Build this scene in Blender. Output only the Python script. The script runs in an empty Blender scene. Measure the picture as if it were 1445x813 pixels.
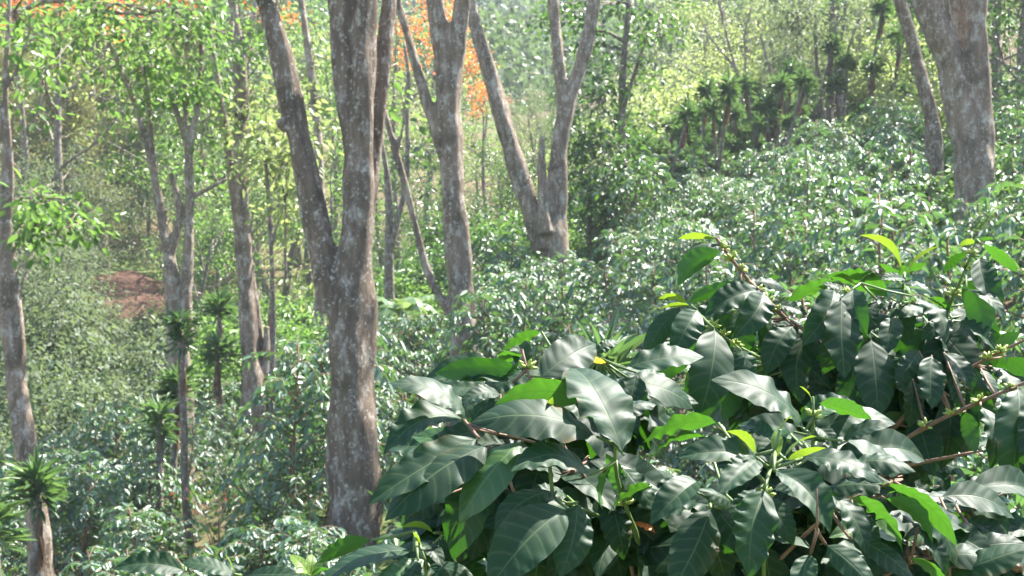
import bpy, math, random
import numpy as np
from mathutils import Vector

# ------------------------------------------------------------------ camera, sky, sun, exposure
sc = bpy.context.scene
COL = sc.collection
R = math.radians
F, CX, CY = 2007.0, 722.5, 406.5            # focal length in photograph pixels, picture centre

cd = bpy.data.cameras.new('camera')
cam = bpy.data.objects.new('camera', cd); COL.objects.link(cam)
cam.location = (0, 0, 0); cam.rotation_euler = (R(90), 0, 0)
cd.sensor_width = 36.0; cd.lens = 36.0 * F / 1445.0
cd.clip_start = 0.05; cd.clip_end = 2000
cd.dof.use_dof = True; cd.dof.focus_distance = 1.75; cd.dof.aperture_fstop = 22.0
sc.camera = cam

SUN_EL, SUN_AZ = R(55), R(54)               # azimuth measured from +Y (view direction) towards +X
wd = bpy.data.worlds.new('World'); sc.world = wd; wd.use_nodes = True
wn = wd.node_tree.nodes; wl = wd.node_tree.links
sky = wn.new('ShaderNodeTexSky'); sky.sky_type = 'NISHITA'; sky.sun_disc = False
sky.sun_elevation = SUN_EL; sky.sun_rotation = SUN_AZ
sky.altitude = 1200; sky.dust_density = 2.5; sky.ozone_density = 1.0
wn['Background'].inputs['Strength'].default_value = 0.11
wl.new(sky.outputs[0], wn['Background'].inputs['Color'])

sl = bpy.data.lights.new('sun', 'SUN'); sun = bpy.data.objects.new('sun', sl); COL.objects.link(sun)
sl.energy = 5.0; sl.angle = R(0.53); sl.color = (1.0, 0.955, 0.88)
SD = Vector((math.sin(SUN_AZ) * math.cos(SUN_EL), math.cos(SUN_AZ) * math.cos(SUN_EL), math.sin(SUN_EL)))
sun.rotation_euler = SD.to_track_quat('Z', 'Y').to_euler()
sun.location = (30, 30, 70)

sc.view_settings.view_transform = 'Standard'; sc.view_settings.look = 'None'
sc.view_settings.gamma = 1.0; sc.view_settings.use_curve_mapping = False
sc.view_settings.exposure = 2.32
sc.render.engine = 'CYCLES'
cy = sc.cycles
cy.use_denoising = True; cy.max_bounces = 5; cy.diffuse_bounces = 2; cy.glossy_bounces = 2
cy.transmission_bounces = 3; cy.volume_bounces = 0; cy.transparent_max_bounces = 4
cy.sample_clamp_indirect = 6.0; cy.use_adaptive_sampling = True; cy.adaptive_threshold = 0.02
cy.caustics_reflective = False; cy.caustics_refractive = False

rng = np.random.default_rng(7)
random.seed(7)

def P(px, py, d):
    return np.array([(px - CX) / F * d, d, (CY - py) / F * d])

# ------------------------------------------------------------------ mesh helpers
def mesh_np(name, V, quads=None, tris=None, mat=None, rnd=None, uv=None, smooth=True):
    V = np.asarray(V, dtype=np.float32).reshape(-1, 3)
    me = bpy.data.meshes.new(name)
    loops = []; starts = []; s = 0
    nq = 0 if quads is None else len(quads)
    nt = 0 if tris is None else len(tris)
    me.vertices.add(len(V)); me.vertices.foreach_set('co', V.ravel())
    if nq: loops.append(np.asarray(quads, dtype=np.int32).ravel())
    if nt: loops.append(np.asarray(tris, dtype=np.int32).ravel())
    loops = np.concatenate(loops)
    starts = np.concatenate([np.arange(nq) * 4, nq * 4 + np.arange(nt) * 3]).astype(np.int32)
    me.loops.add(len(loops)); me.loops.foreach_set('vertex_index', loops)
    me.polygons.add(nq + nt); me.polygons.foreach_set('loop_start', starts)
    me.polygons.foreach_set('use_smooth', np.full(nq + nt, smooth))
    if rnd is not None:
        a = me.attributes.new('rnd', 'FLOAT', 'POINT'); a.data.foreach_set('value', np.asarray(rnd, dtype=np.float32))
    if uv is not None:
        l = me.uv_layers.new(name='UVMap')
        l.data.foreach_set('uv', np.asarray(uv, dtype=np.float32)[loops].ravel())
    if mat is not None: me.materials.append(mat)
    me.update(calc_edges=True); me.validate()
    return me

def link(name, me, parent=None, loc=(0, 0, 0)):
    o = bpy.data.objects.new(name, me); COL.objects.link(o)
    o.location = loc
    if parent is not None: o.parent = parent
    return o

def tag(o, label=None, cat=None, group=None, kind=None):
    if label: o['label'] = label
    if cat: o['category'] = cat
    if group: o['group'] = group
    if kind: o['kind'] = kind
    return o

def thing(name, loc, label, cat, group=None):
    o = bpy.data.objects.new(name, None); COL.objects.link(o)
    o.empty_display_size = 0.3
    o.location = tuple(float(c) for c in loc)
    return tag(o, label, cat, group)

def copy_tree(o, parent=None):
    c = o.copy(); COL.objects.link(c); c.parent = parent
    for ch in list(o.children): copy_tree(ch, c)
    return c

def nrm(a):
    a = np.asarray(a, dtype=float)
    return a / (np.linalg.norm(a, axis=-1, keepdims=True) + 1e-9)

def tube(pts, rad, sides=8, flute=0.0, seed=0, cap=True):
    pts = np.asarray(pts, dtype=float); rad = np.asarray(rad, dtype=float); n = len(pts)
    T = nrm(np.gradient(pts, axis=0))
    ref = np.array([1.0, 0, 0]) if abs(T[0][0]) < 0.8 else np.array([0, 1.0, 0])
    u = nrm(np.cross(T[0], ref)); V = []
    r_ = np.random.default_rng(seed)
    ph = r_.uniform(0, 6.28, 4)
    for i in range(n):
        u = nrm(u - T[i] * np.dot(u, T[i])); w = np.cross(T[i], u)
        a = np.linspace(0, 2 * math.pi, sides, endpoint=False)
        rr = rad[i] * (1 + flute * (0.5 * np.sin(3 * a + ph[0] + 0.25 * i) + 0.35 * np.sin(5 * a + ph[1] - 0.2 * i) + 0.3 * np.sin(2 * a + ph[2] + 0.5 * i)))
        V.append(pts[i] + np.outer(np.cos(a) * rr, u) + np.outer(np.sin(a) * rr, w))
    V = np.concatenate(V); Q = []
    k = np.arange(sides)
    for i in range(n - 1):
        Q.append(np.stack([i * sides + k, i * sides + (k + 1) % sides, (i + 1) * sides + (k + 1) % sides, (i + 1) * sides + k], 1))
    Q = np.concatenate(Q); Tn = np.zeros((0, 3), int)
    if cap:
        V = np.concatenate([V, pts[:1], pts[-1:]]); c0 = n * sides
        Tn = np.concatenate([np.stack([(k + 1) % sides, k, np.full(sides, c0)], 1),
                             np.stack([(n - 1) * sides + k, (n - 1) * sides + (k + 1) % sides, np.full(sides, c0 + 1)], 1)])
    return V, Q, Tn

class Geo:
    def __init__(self): self.V = []; self.Q = []; self.T = []; self.r = []; self.n = 0
    def add(self, V, Q=None, T=None, r=0.5):
        self.V.append(V)
        if Q is not None and len(Q): self.Q.append(np.asarray(Q) + self.n)
        if T is not None and len(T): self.T.append(np.asarray(T) + self.n)
        self.r.append(np.broadcast_to(np.asarray(r, dtype=float), (len(V),)))
        self.n += len(V)
    def tube(self, pts, rad, sides=6, flute=0, seed=0, r=0.5):
        self.add(*tube(pts, rad, sides, flute, seed), r=r)
    def mesh(self, name, mat, smooth=True):
        return mesh_np(name, np.concatenate(self.V), np.concatenate(self.Q) if self.Q else None,
                       np.concatenate(self.T) if self.T else None, mat, np.concatenate(self.r), None, smooth)

def leaf_cloud(B, D, N, L, W, rnd, hexa=True, droop=0.12, fold=0.2):
    """many small leaves: base B, direction D, normal N; two folded quads (or two tris) each"""
    n = len(B); D = nrm(D); N = nrm(N - D * np.sum(N * D, 1, keepdims=True)); S = np.cross(D, N)
    L = np.broadcast_to(L, (n,))[:, None]; W = np.broadcast_to(W, (n,))[:, None]
    tip = B + D * L - N * droop * L
    if hexa:
        a = B + D * L * .3; b = B + D * L * .68 - N * droop * .3 * L
        h = N * fold * W * .5
        V = np.stack([B, a + S * W * .48 + h, b + S * W * .4 + h, tip, b - S * W * .4 + h, a - S * W * .48 + h], 1).reshape(-1, 3)
        i = np.arange(n)[:, None] * 6
        Q = np.concatenate([i + [0, 1, 2, 3], i + [0, 3, 4, 5]])
        return V, Q, None, np.repeat(rnd, 6)
    a = B + D * L * .45 + N * fold * W * .5
    V = np.stack([B, a + S * W * .5, tip, a - S * W * .5], 1).reshape(-1, 3)
    i = np.arange(n)[:, None] * 4
    return V, None, np.concatenate([i + [0, 1, 2], i + [0, 2, 3]]), np.repeat(rnd, 4)

def rdir(n, r_=rng):
    return nrm(r_.normal(size=(n, 3)))

# ------------------------------------------------------------------ materials
def new_mat(name):
    m = bpy.data.materials.new(name); m.use_nodes = True
    nt = m.node_tree; nt.nodes.clear()
    return m, nt, (lambda t, **kw: _node(nt, t, **kw))

def _node(nt, t, **kw):
    n = nt.nodes.new(t)
    for k, v in kw.items():
        if k == 'ins':
            for kk, vv in v.items(): n.inputs[kk].default_value = vv
        else: setattr(n, k, v)
    return n

def ramp(nt, stops):
    r = nt.nodes.new('ShaderNodeValToRGB'); e = r.color_ramp.elements
    e[0].position = stops[0][0]; e[0].color = (*stops[0][1], 1)
    e[1].position = stops[-1][0]; e[1].color = (*stops[-1][1], 1)
    for p, c in stops[1:-1]:
        x = e.new(p); x.color = (*c, 1)
    return r

def leaf_mat(name, stops, trans=(0.30, 0.50, 0.06), tf=0.4, rough=0.45, spec=0.5, coat=0.0):
    m, nt, N = new_mat(name); Lk = nt.links.new
    at = N('ShaderNodeAttribute', attribute_name='rnd')
    oi = N('ShaderNodeObjectInfo')
    ad = N('ShaderNodeMath', operation='MULTIPLY_ADD', ins={1: 0.22}); Lk(oi.outputs['Random'], ad.inputs[0])
    Lk(at.outputs['Fac'], ad.inputs[2])
    sb = N('ShaderNodeMath', operation='SUBTRACT', ins={1: 0.11}, use_clamp=True); Lk(ad.outputs[0], sb.inputs[0])
    rp = ramp(nt, stops); Lk(sb.outputs[0], rp.inputs[0])
    pb = N('ShaderNodeBsdfPrincipled', ins={'Roughness': rough, 'Specular IOR Level': spec, 'Coat Weight': coat, 'Coat Roughness': 0.42}); Lk(rp.outputs[0], pb.inputs['Base Color'])
    tr = N('ShaderNodeBsdfTranslucent')
    mx = N('ShaderNodeMix', data_type='RGBA', blend_type='MIX', ins={0: 0.55}); mx.inputs['B'].default_value = (*trans, 1)
    Lk(rp.outputs[0], mx.inputs['A']); Lk(mx.outputs['Result'], tr.inputs['Color'])
    ms = N('ShaderNodeMixShader', ins={0: tf}); Lk(pb.outputs[0], ms.inputs[1]); Lk(tr.outputs[0], ms.inputs[2])
    o = N('ShaderNodeOutputMaterial'); Lk(ms.outputs[0], o.inputs[0])
    return m

def bark_mat(name, c0, c1, lichen=(0.42, 0.41, 0.37), lich=0.5, moss=(0.07, 0.06, 0.035), scale=1.0, bump=0.6):
    m, nt, N = new_mat(name); Lk = nt.links.new
    tc = N('ShaderNodeTexCoord')
    mp = N('ShaderNodeMapping'); mp.inputs['Scale'].default_value = (6 * scale, 6 * scale, 1.1 * scale); Lk(tc.outputs['Object'], mp.inputs[0])
    n1 = N('ShaderNodeTexNoise', ins={'Scale': 2.2, 'Detail': 8.0, 'Roughness': 0.65}); Lk(mp.outputs[0], n1.inputs[0])
    r1 = ramp(nt, [(0.3, c0), (0.7, c1)]); Lk(n1.outputs[0], r1.inputs[0])
    n2 = N('ShaderNodeTexNoise', ins={'Scale': 4.6 * scale, 'Detail': 9.0, 'Roughness': 0.72}); 
    mp2 = N('ShaderNodeMapping'); mp2.inputs['Scale'].default_value = (2.4, 2.4, 1.2); Lk(tc.outputs['Object'], mp2.inputs[0]); Lk(mp2.outputs[0], n2.inputs[0])
    r2 = ramp(nt, [(0.50, (0, 0, 0)), (0.60, (1, 1, 1))]); Lk(n2.outputs[0], r2.inputs[0])
    f2 = N('ShaderNodeMath', operation='MULTIPLY', ins={1: lich}); Lk(r2.outputs[0], f2.inputs[0])
    m1 = N('ShaderNodeMix', data_type='RGBA'); m1.inputs['B'].default_value = (*lichen, 1)
    Lk(f2.outputs[0], m1.inputs[0]); Lk(r1.outputs[0], m1.inputs['A'])
    n3 = N('ShaderNodeTexNoise', ins={'Scale': 1.3 * scale, 'Detail': 6.0, 'Roughness': 0.6}); Lk(tc.outputs['Object'], n3.inputs[0])
    r3 = ramp(nt, [(0.52, (0, 0, 0)), (0.66, (0.85, 0.85, 0.85))]); Lk(n3.outputs[0], r3.inputs[0])
    m2 = N('ShaderNodeMix', data_type='RGBA'); m2.inputs['B'].default_value = (*moss, 1)
    Lk(r3.outputs[0], m2.inputs[0]); Lk(m1.outputs['Result'], m2.inputs['A'])
    # irregular pale lichen flecks gathered in patches
    nv = N('ShaderNodeTexNoise', ins={'Scale': 27.0 * scale, 'Detail': 5.0, 'Roughness': 0.62, 'Distortion': 0.4}); Lk(tc.outputs['Object'], nv.inputs[0])
    av = N('ShaderNodeMath', operation='MULTIPLY_ADD', ins={1: 0.45}); Lk(n2.outputs[0], av.inputs[0]); Lk(nv.outputs[0], av.inputs[2])
    r4 = ramp(nt, [(0.80, (0, 0, 0)), (0.87, (0.8, 0.8, 0.8))]); Lk(av.outputs[0], r4.inputs[0])
    m3 = N('ShaderNodeMix', data_type='RGBA'); m3.inputs['B'].default_value = (0.55, 0.50, 0.42, 1)
    Lk(r4.outputs[0], m3.inputs[0]); Lk(m2.outputs['Result'], m3.inputs['A'])
    n5 = N('ShaderNodeTexNoise', ins={'Scale': 5.0, 'Detail': 10.0, 'Roughness': 0.7}); Lk(mp.outputs[0], n5.inputs[0])
    bp = N('ShaderNodeBump', ins={'Strength': bump, 'Distance': 0.06}); Lk(n5.outputs[0], bp.inputs['Height'])
    pb = N('ShaderNodeBsdfPrincipled', ins={'Roughness': 0.85, 'Specular IOR Level': 0.25}); Lk(m3.outputs['Result'], pb.inputs['Base Color']); Lk(bp.outputs[0], pb.inputs['Normal'])
    o = N('ShaderNodeOutputMaterial'); Lk(pb.outputs[0], o.inputs[0])
    return m

def coffee_leaf_mat(name, top0, top1, under, trans, tf=0.35, rough=0.33, veins=1.0, spec=0.5):
    """large foreground coffee leaf: pale midrib, quilted lateral veins, paler matt underside, light shining through"""
    m, nt, N = new_mat(name); Lk = nt.links.new
    uv = N('ShaderNodeUVMap'); sp = N('ShaderNodeSeparateXYZ'); Lk(uv.outputs[0], sp.inputs[0])
    def M(op, a, b=None, c=None, clamp=False):
        n = N('ShaderNodeMath', operation=op, use_clamp=clamp)
        for i, x in enumerate((a, b, c)):
            if x is None: continue
            if isinstance(x, (int, float)): n.inputs[i].default_value = x
            else: Lk(x, n.inputs[i])
        return n.outputs[0]
    au = M('ABSOLUTE', M('MULTIPLY_ADD', sp.outputs[0], 2.0, -1.0))           # 0 at midrib .. 1 at margin
    v = sp.outputs[1]
    ph = M('MULTIPLY', M('SUBTRACT', v, M('MULTIPLY', M('POWER', au, 1.4), 0.13)), 2 * math.pi * 7.5)
    cosv = M('COSINE', ph)                                                    # 1 on a lateral vein
    vein = M('POWER', M('MULTIPLY_ADD', cosv, 0.5, 0.5), 14.0)
    rib = M('SUBTRACT', 1.0, M('DIVIDE', au, 0.055), clamp=True)
    quilt = M('MULTIPLY', M('MULTIPLY_ADD', cosv, -0.5, 0.5), M('MULTIPLY', au, M('SUBTRACT', 1.15, au)))
    at = N('ShaderNodeAttribute', attribute_name='rnd')
    oi = N('ShaderNodeObjectInfo')
    tc = N('ShaderNodeTexCoord')
    n1 = N('ShaderNodeTexNoise', ins={'Scale': 14.0, 'Detail': 5.0, 'Roughness': 0.6}); Lk(tc.outputs['Object'], n1.inputs[0])
    fac = M('ADD', M('MULTIPLY', n1.outputs[0], 0.6), M('MULTIPLY_ADD', oi.outputs['Random'], 0.7, -0.15), clamp=True)
    mt = N('ShaderNodeMix', data_type='RGBA'); mt.inputs['A'].default_value = (*top0, 1); mt.inputs['B'].default_value = (*top1, 1); Lk(fac, mt.inputs[0])
    # blemishes
    n4 = N('ShaderNodeTexNoise', ins={'Scale': 55.0, 'Detail': 4.0, 'Roughness': 0.7}); Lk(tc.outputs['Object'], n4.inputs[0])
    bl = ramp(nt, [(0.68, (0, 0, 0)), (0.76, (0.5, 0.5, 0.5))]); Lk(n4.outputs[0], bl.inputs[0])
    mb = N('ShaderNodeMix', data_type='RGBA'); mb.inputs['B'].default_value = (0.16, 0.13, 0.06, 1); Lk(bl.outputs[0], mb.inputs[0]); Lk(mt.outputs['Result'], mb.inputs['A'])
    mv = N('ShaderNodeMix', data_type='RGBA'); mv.inputs['B'].default_value = (min(1, top1[0] * 2.6 + .05), min(1, top1[1] * 1.9 + .05), min(1, top1[2] * 1.8 + .02), 1)
    Lk(M('MAXIMUM', M('MULTIPLY', rib, 0.75), M('MULTIPLY', vein, 0.30)), mv.inputs[0]); Lk(mb.outputs['Result'], mv.inputs['A'])
    eg = M('MULTIPLY', M('POWER', au, 5.0), M('MULTIPLY', M('SUBTRACT', n1.outputs[0], 0.60), 8.0, clamp=True), clamp=True)
    me_ = N('ShaderNodeMix', data_type='RGBA'); me_.inputs['B'].default_value = (0.17, 0.10, 0.04, 1); Lk(eg, me_.inputs[0]); Lk(mv.outputs['Result'], me_.inputs['A']); mv = me_
    geo = N('ShaderNodeNewGeometry')
    mu = N('ShaderNodeMix', data_type='RGBA'); mu.inputs['B'].default_value = (*under, 1); Lk(geo.outputs['Backfacing'], mu.inputs[0]); Lk(mv.outputs['Result'], mu.inputs['A'])
    bp = N('ShaderNodeBump', ins={'Strength': 0.27 * veins, 'Distance': 0.003})
    hh = M('ADD', quilt, M('MULTIPLY', rib, -0.25)); h2 = M('MULTIPLY_ADD', n4.outputs[0], 0.12, hh)
    Lk(h2, bp.inputs['Height'])
    ro = M('MULTIPLY_ADD', n1.outputs[0], 0.22, rough - 0.11)
    ro2 = M('MULTIPLY_ADD', geo.outputs['Backfacing'], 0.25, ro)
    pb = N('ShaderNodeBsdfPrincipled', ins={'Specular IOR Level': spec}); Lk(mu.outputs['Result'], pb.inputs['Base Color']); Lk(ro2, pb.inputs['Roughness']); Lk(bp.outputs[0], pb.inputs['Normal'])
    tr = N('ShaderNodeBsdfTranslucent'); mtr = N('ShaderNodeMix', data_type='RGBA'); mtr.inputs['A'].default_value = (*trans, 1)
    mtr.inputs['B'].default_value = (trans[0] * .6, trans[1] * .6, trans[2] * .5, 1)
    Lk(M('MAXIMUM', M('MULTIPLY', rib, 0.8), M('MULTIPLY', vein, 0.5)), mtr.inputs[0]); Lk(mtr.outputs['Result'], tr.inputs['Color']); Lk(bp.outputs[0], tr.inputs['Normal'])
    ms = N('ShaderNodeMixShader', ins={0: tf}); Lk(pb.outputs[0], ms.inputs[1]); Lk(tr.outputs[0], ms.inputs[2])
    o = N('ShaderNodeOutputMaterial'); Lk(ms.outputs[0], o.inputs[0])
    return m

def plain_mat(name, c0, c1, scale=20.0, rough=0.7, spec=0.3):
    m, nt, N = new_mat(name); Lk = nt.links.new
    tc = N('ShaderNodeTexCoord'); n1 = N('ShaderNodeTexNoise', ins={'Scale': scale, 'Detail': 5.0}); Lk(tc.outputs['Object'], n1.inputs[0])
    r = ramp(nt, [(0.3, c0), (0.7, c1)]); Lk(n1.outputs[0], r.inputs[0])
    bp = N('ShaderNodeBump', ins={'Strength': 0.4, 'Distance': 0.004}); Lk(n1.outputs[0], bp.inputs['Height'])
    pb = N('ShaderNodeBsdfPrincipled', ins={'Roughness': rough, 'Specular IOR Level': spec}); Lk(r.outputs[0], pb.inputs['Base Color']); Lk(bp.outputs[0], pb.inputs['Normal'])
    o = N('ShaderNodeOutputMaterial'); Lk(pb.outputs[0], o.inputs[0])
    return m

MAT = {}
MAT['coffee'] = leaf_mat('coffee_foliage', [(0, (0.040, 0.092, 0.052)), (.55, (0.08, 0.165, 0.085)), (.85, (0.11, 0.21, 0.07)), (1, (0.18, 0.19, 0.03))], (0.22, 0.46, 0.05), 0.26, 0.5, 0.9, 0.4)
MAT['bright'] = leaf_mat('bright_foliage', [(0, (0.04, 0.09, 0.02)), (.6, (0.09, 0.17, 0.03)), (1, (0.17, 0.23, 0.06))], (0.25, 0.45, 0.08), 0.5, 0.4, 0.5)
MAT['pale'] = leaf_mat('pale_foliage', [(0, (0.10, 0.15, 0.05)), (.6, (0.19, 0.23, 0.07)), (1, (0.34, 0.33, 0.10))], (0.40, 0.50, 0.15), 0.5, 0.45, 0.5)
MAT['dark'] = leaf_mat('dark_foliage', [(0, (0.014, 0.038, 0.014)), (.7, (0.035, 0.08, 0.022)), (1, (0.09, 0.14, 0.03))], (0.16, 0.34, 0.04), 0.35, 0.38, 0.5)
MAT['pine'] = leaf_mat('pine_foliage', [(0, (0.08, 0.095, 0.04)), (.6, (0.16, 0.17, 0.07)), (1, (0.27, 0.25, 0.12))], (0.36, 0.38, 0.10), 0.35, 0.65, 0.2)
MAT['grey'] = leaf_mat('grey_green_foliage', [(0, (0.045, 0.075, 0.03)), (.55, (0.085, 0.125, 0.065)), (1, (0.20, 0.22, 0.13))], (0.27, 0.36, 0.12), 0.4, 0.55, 0.35)
MAT['sword'] = leaf_mat('sword_leaf', [(0, (0.035, 0.08, 0.04)), (.6, (0.08, 0.15, 0.065)), (1, (0.17, 0.24, 0.09))], (0.2, 0.38, 0.06), 0.28, 0.33, 0.5)
MAT['dead'] = leaf_mat('dry_leaf', [(0, (0.10, 0.06, 0.035)), (.6, (0.18, 0.11, 0.065)), (1, (0.28, 0.19, 0.11))], (0.3, 0.18, 0.08), 0.25, 0.6, 0.3)
MAT['orange'] = leaf_mat('orange_blossom', [(0, (0.62, 0.10, 0.02)), (.6, (0.80, 0.18, 0.03)), (1, (0.85, 0.30, 0.04))], (0.9, 0.25, 0.04), 0.4, 0.5, 0.3)
MAT['red'] = leaf_mat('red_twig_leaf', [(0, (0.30, 0.05, 0.04)), (1, (0.45, 0.12, 0.08))], (0.6, 0.15, 0.08), 0.3, 0.5, 0.3)
MAT['banana'] = leaf_mat('banana_leaf', [(0, (0.08, 0.15, 0.06)), (1, (0.20, 0.28, 0.13))], (0.35, 0.5, 0.12), 0.4, 0.35, 0.5)
MAT['bark'] = bark_mat('grey_brown_bark', (0.085, 0.06, 0.043), (0.27, 0.20, 0.145), lichen=(0.44, 0.385, 0.32), lich=.6, bump=1.0)
MAT['bark_pale'] = bark_mat('pale_bark', (0.13, 0.094, 0.068), (0.35, 0.265, 0.20), lichen=(0.52, 0.47, 0.40), lich=0.65, bump=1.0)
MAT['bark_thin'] = bark_mat('dark_thin_bark', (0.10, 0.075, 0.055), (0.22, 0.175, 0.14), lich=0.4, scale=1.6)
MAT['twig'] = plain_mat('brown_twig', (0.13, 0.075, 0.05), (0.24, 0.15, 0.10), 60)
MAT['greenstem'] = plain_mat('green_stem', (0.07, 0.12, 0.03), (0.13, 0.19, 0.05), 50, 0.5, 0.4)
MAT['bud'] = plain_mat('green_bud', (0.22, 0.30, 0.05), (0.36, 0.42, 0.10), 80, 0.5, 0.4)
MAT['leaf_top'] = coffee_leaf_mat('coffee_leaf_mature', (0.006, 0.021, 0.010), (0.015, 0.042, 0.020), (0.05, 0.115, 0.035), (0.07, 0.26, 0.010), 0.16, 0.52, spec=0.20)
MAT['leaf_mid'] = coffee_leaf_mat('coffee_leaf_green', (0.022, 0.062, 0.022), (0.045, 0.11, 0.032), (0.07, 0.17, 0.04), (0.065, 0.20, 0.012), 0.34, 0.38)
MAT['leaf_young'] = coffee_leaf_mat('coffee_leaf_young', (0.07, 0.15, 0.025), (0.13, 0.21, 0.03), (0.11, 0.20, 0.03), (0.22, 0.34, 0.02), 0.38, 0.34, 0.7)
MAT['leaf_yellow'] = coffee_leaf_mat('coffee_leaf_yellow', (0.45, 0.33, 0.03), (0.55, 0.42, 0.05), (0.5, 0.36, 0.04), (0.7, 0.5, 0.04), 0.4, 0.45)
MAT['leaf_orange'] = coffee_leaf_mat('dead_leaf_orange', (0.55, 0.14, 0.02), (0.66, 0.20, 0.03), (0.6, 0.16, 0.02), (0.7, 0.2, 0.03), 0.35, 0.55)

# ground material: leaf litter, soil and green patches
m, nt, N = new_mat('forest_floor'); Lk = nt.links.new
tc = N('ShaderNodeTexCoord')
n1 = N('ShaderNodeTexNoise', ins={'Scale': 0.12, 'Detail': 8.0, 'Roughness': 0.65}); Lk(tc.outputs['Object'], n1.inputs[0])
n2 = N('ShaderNodeTexNoise', ins={'Scale': 4.0, 'Detail': 9.0, 'Roughness': 0.7}); Lk(tc.outputs['Object'], n2.inputs[0])
r1 = ramp(nt, [(0.32, (0.085, 0.055, 0.035)), (0.6, (0.17, 0.115, 0.075)), (0.8, (0.24, 0.17, 0.12))]); Lk(n2.outputs[0], r1.inputs[0])
r2 = ramp(nt, [(0.3, (0.05, 0.08, 0.025)), (0.7, (0.13, 0.17, 0.05))]); Lk(n2.outputs[0], r2.inputs[0])
r3 = ramp(nt, [(0.42, (0, 0, 0)), (0.56, (1, 1, 1))]); Lk(n1.outputs[0], r3.inputs[0])
mx = N('ShaderNodeMix', data_type='RGBA'); Lk(r3.outputs[0], mx.inputs[0]); Lk(r1.outputs[0], mx.inputs['A']); Lk(r2.outputs[0], mx.inputs['B'])
bp = N('ShaderNodeBump', ins={'Strength': 0.7, 'Distance': 0.08}); Lk(n2.outputs[0], bp.inputs['Height'])
pb = N('ShaderNodeBsdfPrincipled', ins={'Roughness': 0.95, 'Specular IOR Level': 0.15}); Lk(mx.outputs['Result'], pb.inputs['Base Color']); Lk(bp.outputs[0], pb.inputs['Normal'])
o_ = N('ShaderNodeOutputMaterial'); Lk(pb.outputs[0], o_.inputs[0])
MAT['floor'] = m
MAT['soil'] = plain_mat('reddish_soil', (0.045, 0.024, 0.017), (0.12, 0.068, 0.047), 1.6, 0.95, 0.15)

# ------------------------------------------------------------------ ground
CTRL = np.array([
 (0,0,-1.6),(2,1.8,-1.3),(1,1.6,-1.45),(-2,2,-2.2),(-1,5,-3.1),(-5,5,-4.6),(3,5,-1.5),(6,6,-.4),(-1.5,9,-3.8),(2,9,-2.2),(5,10,-.8),
 (-1.55,14,-2.75),(-5.4,16,-3.7),(-4.9,27,-3.0),(-.6,19,-1.7),(.7,28,-.1),(6.4,20,.25),(1.3,15,-1.6),(3,13,-1.3),(4,20,-.4),(3.6,35,1.4),(9.4,35,3.3),(14,35,5.2),
 (12,22,2.6),(10,14,1.0),(8,28,1.9),(-1,36,-.3),(1.5,45,2.2),(6,50,5),(15,55,9),(-5,40,-1.6),(-8,24,-3.9),(-3,20,-2.7),(-10,16,-4.8),(-13,30,-3.2),
 (-13,48,-.5),(-20,60,3),(-8,55,0),(0,65,4.5),(10,80,12),(-20,90,12),(-40,70,14),(30,60,16),(0,110,11),(0,160,22),(-60,150,36),(60,150,36),
 (0,220,45),(0,300,86),(-150,300,92),(150,300,92),(-180,100,40),(180,100,48),(-60,20,0),(60,20,19),(-40,-20,-10),(40,-20,7),(0,-30,-3),(-5,11,-4.2),(-8,-5,-5)], dtype=float)
def _k(a, b): return np.sqrt(((a[:, None, :] - b[None]) ** 2).sum(-1) + 1.0)
_n = len(CTRL); A_ = np.zeros((_n + 3, _n + 3)); A_[:_n, :_n] = _k(CTRL[:, :2], CTRL[:, :2]) - 0.15 * np.eye(_n)
A_[:_n, _n] = 1; A_[:_n, _n + 1:] = CTRL[:, :2]; A_[_n, :_n] = 1; A_[_n + 1:, :_n] = CTRL[:, :2].T
W_ = np.linalg.solve(A_, np.concatenate([CTRL[:, 2], [0, 0, 0]]))
def gzs(xy):
    xy = np.asarray(xy, dtype=float).reshape(-1, 2)
    return _k(xy, CTRL[:, :2]) @ W_[:_n] + W_[_n] + xy @ W_[_n + 1:]
def gz(x, y): return float(gzs([(x, y)])[0])

gx = np.sinh(np.linspace(-4.2, 4.2, 150)); gx = gx / gx.max() * 190
gy = np.concatenate([np.linspace(-40, 0, 16)[:-1], np.linspace(0, 60, 90)[:-1], np.linspace(60, 310, 70)])
XX, YY = np.meshgrid(gx, gy); ZZ = gzs(np.stack([XX.ravel(), YY.ravel()], 1)).reshape(XX.shape)
ZZ = ZZ + 0.05 * np.sin(XX * 1.9 + 0.7 * YY) + 0.05 * np.sin(YY * 2.3 - XX)
nx, ny = len(gx), len(gy)
ii = (np.arange(ny - 1)[:, None] * nx + np.arange(nx - 1)[None]).ravel()
ground = link('ground', mesh_np('ground', np.stack([XX, YY, ZZ], -1), np.stack([ii, ii + 1, ii + nx + 1, ii + nx], 1), None, MAT['floor']))
tag(ground, 'leaf-littered hillside sloping up to a wooded ridge', kind='structure')

def patch(name, x, y, rx, ry, seed, mat, dz=0.06):
    """a bare earth bank lying on the slope"""
    g = np.linspace(-1, 1, 22); U, Vv = np.meshgrid(g, g); r = np.sqrt(U ** 2 + Vv ** 2)
    ang = np.arctan2(Vv, U); rim = 0.8 + 0.12 * np.sin(3 * ang + seed) + 0.08 * np.sin(7 * ang)
    xs = x + U * rx; ys = y + Vv * ry
    zs = gzs(np.stack([xs.ravel(), ys.ravel()], 1)).reshape(xs.shape) + dz + 0.05 * np.sin(xs * 3 + ys * 2) - np.clip(r - rim, 0, 1) * 1.2
    i = (np.arange(21)[:, None] * 22 + np.arange(21)[None]).ravel()
    return link(name, mesh_np(name, np.stack([xs, ys, zs], -1), np.stack([i, i + 1, i + 23, i + 22], 1), None, mat))
tag(patch('soil_bank', -13.3, 49.0, 2.8, 5.2, 1.0, MAT['soil'], 0.25), 'bare reddish soil bank', kind='structure')

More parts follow.
